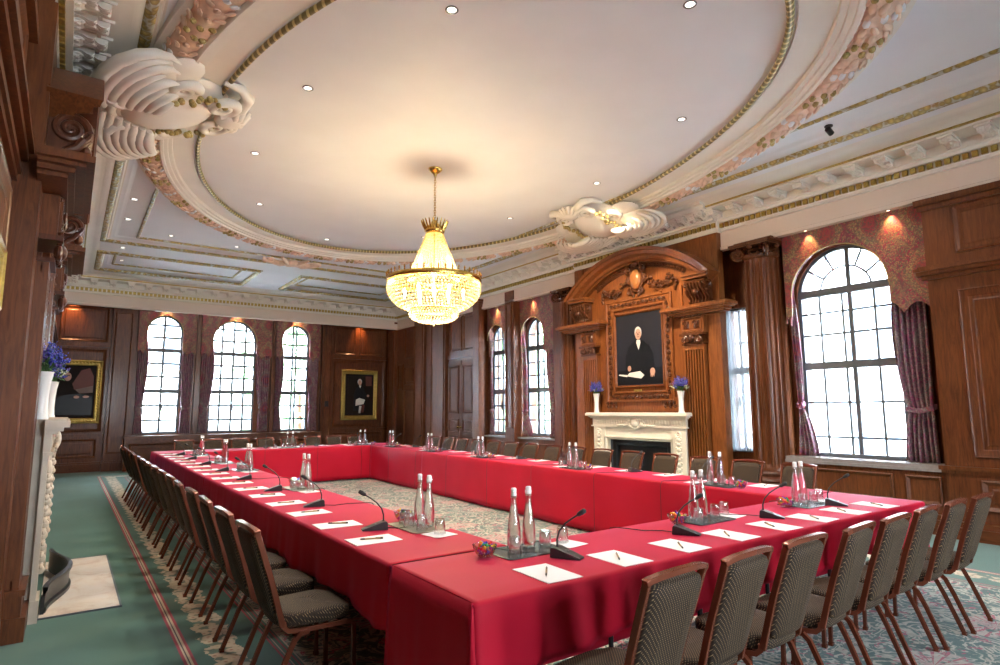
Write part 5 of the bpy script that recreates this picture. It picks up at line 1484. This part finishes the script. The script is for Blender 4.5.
for k in range(12):
    a = 2 * pi * k / 12; r = .42 if k % 2 else .24
    b = MB(); b.lathe([(0, 0), (.012, .004), (.020, .03), (.016, .06), (.004, .09), (0, .092)], (r * cos(a), r * sin(a), 3.20), 10); b.lathe([(.012, -.07), (.012, 0)], (r * cos(a), r * sin(a), 3.20), 8, 0)
    b.build('bulb', M['bulb'], ch, 60)
def light(typ, name, loc, energy, col=(1, 1, 1), **k):
    l = bpy.data.lights.new(name, typ); l.energy = energy; l.color = col
    for a, v in k.items(): setattr(l, a, v)
    o = bpy.data.objects.new(name, l); COL.objects.link(o); o.location = loc; return o
WARM = (1., .80, .50)
light('POINT', 'chandelier_glow', (CX_, CY_, 3.26), 115, WARM, shadow_soft_size=.30)
light('POINT', 'chandelier_tent_glow', (CX_, CY_, 3.62), 9, WARM, shadow_soft_size=.08)
light('POINT', 'chandelier_base_glow', (CX_, CY_, 2.92), 6, WARM, shadow_soft_size=.08)

# ------------------------------------------------------------------ recessed downlights
dl0 = None
def downlight(x, y, z, lab, energy=0, lit=True, col=(1, .92, .82), size=110):
    t = thing('recessed_downlight', lab, 'downlight', (x, y, z), 0, 'recessed ceiling downlights')
    b = MB(); b.lathe([(.042, -.001), (.058, -.002), (.060, -.006), (.044, -.009), (.040, -.002)], n=24, cap=False); b.build('trim_ring', M['grey_metal'], t, 50)
    b = MB(); b.lathe([(0, -.004), (.041, -.004), (.041, -.001)], n=20); b.build('lamp_face', M['lamp'] if lit else M['lamp_dim'], t, 0)
    if energy:
        light('SPOT', 'downlight_beam', (x, y, z - .02), energy, col, spot_size=radians(size), spot_blend=.8, shadow_soft_size=.04)
LV = [(4.20, 2.98, 'brightest recessed downlight at the top right of the oval ceiling'), (2.53, 4.25, 'recessed downlight at the top centre edge of the picture, in the oval ceiling'), (5.88, 4.37, 'recessed downlight in the oval ceiling nearest the right side leaf ring'), (1.91, 6.29, 'recessed downlight in the oval ceiling, right of the large cartouche'),
      (6.52, 6.48, 'recessed downlight in the oval ceiling just above the portrait cartouche'), (1.86, 8.39, 'recessed downlight in the oval ceiling at the left, closest to the rope moulding'), (6.44, 8.66, 'recessed downlight in the oval ceiling between chandelier and portrait cartouche'), (2.45, 10.51, 'recessed downlight low on the left of the oval ceiling'),
      (5.72, 10.66, 'recessed downlight partly behind the top of the chandelier'), (4.14, 11.94, 'recessed downlight at the far end of the oval ceiling')]
for i, (x, y, l) in enumerate(LV): downlight(x, y, ZC - .0, l, 110 if i in (0, 1, 2) else 80, i in (0, 1, 2, 4, 5, 7), size=125)
for i, (x, y, l) in enumerate([(.67, 11.45, 'recessed spotlight outside the leaf ring at left, nearer of two'), (.67, 12.75, 'recessed spotlight outside the leaf ring at left, farther of two'), (1.47, 13.5, 'recessed downlight in the far left spandrel of the ceiling'), (2.74, 13.62, 'recessed downlight in the far spandrel beside the ribbon knot'),
      (1.44, 15.39, 'recessed downlight in the far left ceiling coffer, middle one'), (2.74, 15.4, 'recessed downlight in the far left ceiling coffer, right one'), (.72, 14.7, 'recessed downlight near the corner of the far beam'), (.80, 16.42, 'small dim recessed downlight in the far left coffer corner'), (6.62, 13.6, 'recessed downlight in the ceiling beyond the chandelier')]):
    z = ZC - .095 if i == 6 else ZC - .0
    downlight(x, y, z, l, 34 if i % 2 == 0 else 0, i not in (7,), size=120)
# black surface spotlight
t = thing('ceiling_spotlight', 'small black surface spotlight on the ceiling at upper right, beside the leaf ring', 'spotlight', (7.55, 3.42, ZC))
b = MB(); b.lathe([(.05, -.012), (.05, 0)], n=20); b.tube([(0, 0, -.01), (0, 0, -.05)], .008, 6); b.build('bracket', M['iron'], t, 50)
b = MB(); b.tube([(-.03, .0, -.05), (.06, .0, -.085)], .036, 14); b.build('lamp_head', M['iron'], t, 50)
b = MB(); b.tube([(.06, 0, -.085), (.064, 0, -.0866)], .030, 14); b.build('lamp_lens', M['lamp_dim'], t, 50)
light('SPOT', 'spotlight_beam', (7.62, 3.42, ZC - .09), 45, (1, .9, .78), spot_size=radians(120), spot_blend=.9, shadow_soft_size=.03)
# small lamps in the soffits washing the pelmets and wall panels
def wash(x, y, lab, e, dx=0, dy=0, z=ZS):
    t = thing('soffit_spotlight', lab, 'spotlight', (x, y, z), 0, 'soffit spotlights')
    b = MB(); b.lathe([(.026, -.001), (.036, -.002), (.036, -.008), (.026, -.008)], n=16, cap=False); b.build('trim_ring', M['brass'], t, 50)
    b = MB(); b.lathe([(0, -.005), (.026, -.005), (.026, -.001)], n=14); b.build('lamp_face', M['lamp'], t, 0)
    o = light('SPOT', 'soffit_beam', (x, y, z - .02), e, (1, .50, .22), spot_size=radians(75), spot_blend=.9, shadow_soft_size=.02)
    o.rotation_euler = Vector((dx, dy, -1)).to_track_quat('-Z', 'Y').to_euler()
for x, l in ((2.09, 'warm soffit spotlight above the left-hand far window'), (3.93, 'warm soffit spotlight above the middle far window'), (5.72, 'warm soffit spotlight above the right-hand far window')): wash(x, YW - .24, l, 20, 0, .35)
wash(-.05, YW - .22, 'warm soffit spotlight over the far left painting', 22, 0, .4); wash(7.85, YW - .22, 'warm soffit spotlight over the far right painting', 24, 0, .4)
wash(8.94, 4.50, 'warm soffit spotlight over the big pelmet, column side', 10, .3, 0, 4.234); wash(8.94, 3.36, 'warm soffit spotlight over the big pelmet, right side', 14, .3, 0, 4.234)
wash(8.95, 11.2, 'warm soffit spotlight over the narrow window left of the portrait', 12, .3, 0, 4.234); wash(8.95, 12.7, 'warm soffit spotlight over the farthest window on the right wall', 12, .3, 0, 4.234)
# warm spot on the chimneypiece
o = light('SPOT', 'portrait_beam', (6.52, 6.55, ZC - .05), 260, (1, .80, .56), spot_size=radians(80), spot_blend=.8, shadow_soft_size=.05); o.rotation_euler = (Vector((8.6, 7.7, 2.7)) - o.location).to_track_quat('-Z', 'Y').to_euler()

# ------------------------------------------------------------------ outside
b = MB(); b.box(17, 17.6, -16, 34, -6, 13)
for z in [-4 + .42 * k for k in range(40)]: b.box(16.97, 17, -16, 34, z, z + .03)
b.box(16.7, 17, -16, 34, 5.6, 6.0); b.box(16.8, 17, -16, 34, 5.2, 5.6)
fa = b.build('neighbouring_building', M['concrete'], None, 0); tag(fa, 'pale stone building seen through the big window at right', 'building')
for y in (-3.2, .6, 4.4, 7.0, 9.6, 12.2, 15, 18, 21):
    for z in (-1.2, 2.6, 7.2):
        b = MB(); b.box(16.90, 16.99, y - .55, y + .55, z, z + 2.1); w = b.build('window', M['ext_glass'], fa, 0)
        b = MB(); b.box(16.86, 16.9, y - .03, y + .03, z, z + 2.1); b.box(16.86, 16.9, y - .55, y + .55, z + 1.02, z + 1.08); b.box(16.8, 17, y - .75, y + .75, z - .18, z); b.build('glazing_bar', M['concrete'], w, 0)
b = MB(); b.box(-14, 10.5, 29, 29.6, -6, 13)
for z in [-4 + .55 * k for k in range(30)]: b.box(-14, 10.5, 28.95, 29, z, z + .05)
fb_ = b.build('neighbouring_building', M['concrete'], None, 0); tag(fb_, 'pale ribbed building seen through the far left windows', 'building')
for x in (-6, -1, 4):
    for z in (-1, 3.4): b = MB(); b.box(x - .9, x + .9, 28.90, 28.95, z, z + 1.9); b.build('window', M['ext_glass'], fb_, 0)
def tree(x, y, h, lab, seed):
    t = thing('street_tree', lab, 'tree', (x, y, -6)); rn = random.Random(seed)
    b = MB(); b.tube([(0, 0, 0), (.1, 0, h * .4), (0, .1, h * .7)], [.28, .2, .1], 8); b.build('trunk', M['dark_wood'], t, 60)
    b = MB()
    for k in range(420):
        a = rn.uniform(0, 6.28); e = rn.uniform(-.9, 1.5); r = rn.uniform(.5, 1) * h * .22
        c = (r * cos(a) * cos(e), r * sin(a) * cos(e), h * .72 + r * 1.3 * sin(e))
        b.ball((0, 0, 0), (.22, .16, .05), 5, 3, 0, TR(*c) @ Matrix.Rotation(rn.uniform(0, 6), 4, (rn.random(), rn.random(), rn.random() + .1)))
    b.build('tree_crown', M['foliage'], t, 0)
tree(7.9, 25.5, 12, 'green tree outside the right-hand far window', 1); tree(14.2, 19.5, 12, 'green tree outside the narrow right-wall windows', 2)
g = MB(); g.box(-40, 60, -40, 60, -6.2, -6); st = g.build('street_ground', plain('pale paving', (.5, .5, .5), .9), None, 0); struct(st)

# daylight
W = bpy.data.worlds.new('sky'); SC.world = W; W.use_nodes = True
nt = W.node_tree; bg = nt.nodes['Background']
tc = nt.nodes.new('ShaderNodeTexCoord'); sx = nt.nodes.new('ShaderNodeSeparateXYZ'); rp_ = nt.nodes.new('ShaderNodeValToRGB')
nt.links.new(tc.outputs['Generated'], sx.inputs[0]); nt.links.new(sx.outputs[2], rp_.inputs[0]); nt.links.new(rp_.outputs[0], bg.inputs[0])
rp_.color_ramp.elements[0].position = .0; rp_.color_ramp.elements[0].color = (.86, .93, 1, 1); rp_.color_ramp.elements[1].position = .8; rp_.color_ramp.elements[1].color = (.62, .80, 1, 1)
SKY = 31.
bg.inputs[1].default_value = SKY
def portal(loc, rot, sx_, sy_):
    l = bpy.data.lights.new('daylight_portal', 'AREA'); l.shape = 'RECTANGLE'; l.size = sx_; l.size_y = sy_; l.cycles.is_portal = True
    o = bpy.data.objects.new('daylight_portal', l); COL.objects.link(o); o.location = loc; o.rotation_euler = rot
for w in W_F: h = w[3] + w[1] - w[2]; portal((w[0], YW + .22, w[2] + h / 2), (-pi / 2, 0, 0), w[1] * 2, h)
for w in W_R: h = w[3] + (w[1] if w[4] else 0) - w[2]; portal((XW + .22, w[0], w[2] + h / 2), (pi / 2, 0, pi / 2), w[1] * 2, h)

for w in W_ADDED: h = w[3] + w[1] - w[2]; portal((w[0], YB - .22, w[2] + h / 2), (pi / 2, 0, 0), w[1] * 2, h)
# ------------------------------------------------------------------ camera
F_ = 600.7; yaw, pit, roll = radians(35.595), radians(7.3316), radians(-.2311)
fwd = Vector((sin(yaw) * cos(pit), cos(yaw) * cos(pit), sin(pit))); rt = Vector((cos(yaw), -sin(yaw), 0)); up = rt.cross(fwd)
r2 = rt * cos(roll) + up * sin(roll); u2 = up * cos(roll) - rt * sin(roll)
cam = bpy.data.cameras.new('camera'); co = bpy.data.objects.new('camera', cam); COL.objects.link(co)
cam.sensor_width = 36; cam.lens = F_ * 36 / 1000; cam.clip_start = .02; cam.clip_end = 200
co.matrix_world = Matrix(((r2.x, u2.x, -fwd.x, 0), (r2.y, u2.y, -fwd.y, 0), (r2.z, u2.z, -fwd.z, 1.55), (0, 0, 0, 1)))
SC.camera = co
SC.view_settings.view_transform = 'Standard'; SC.view_settings.look = 'None'; SC.view_settings.gamma = 1; SC.view_settings.use_curve_mapping = False
SC.view_settings.exposure = 1.42
SC.cycles.sample_clamp_indirect = 6; SC.cycles.max_bounces = 10; SC.cycles.diffuse_bounces = 5; SC.cycles.transparent_max_bounces = 16; SC.cycles.transmission_bounces = 10
SC.cycles.blur_glossy = 1.; SC.cycles.use_denoising = True
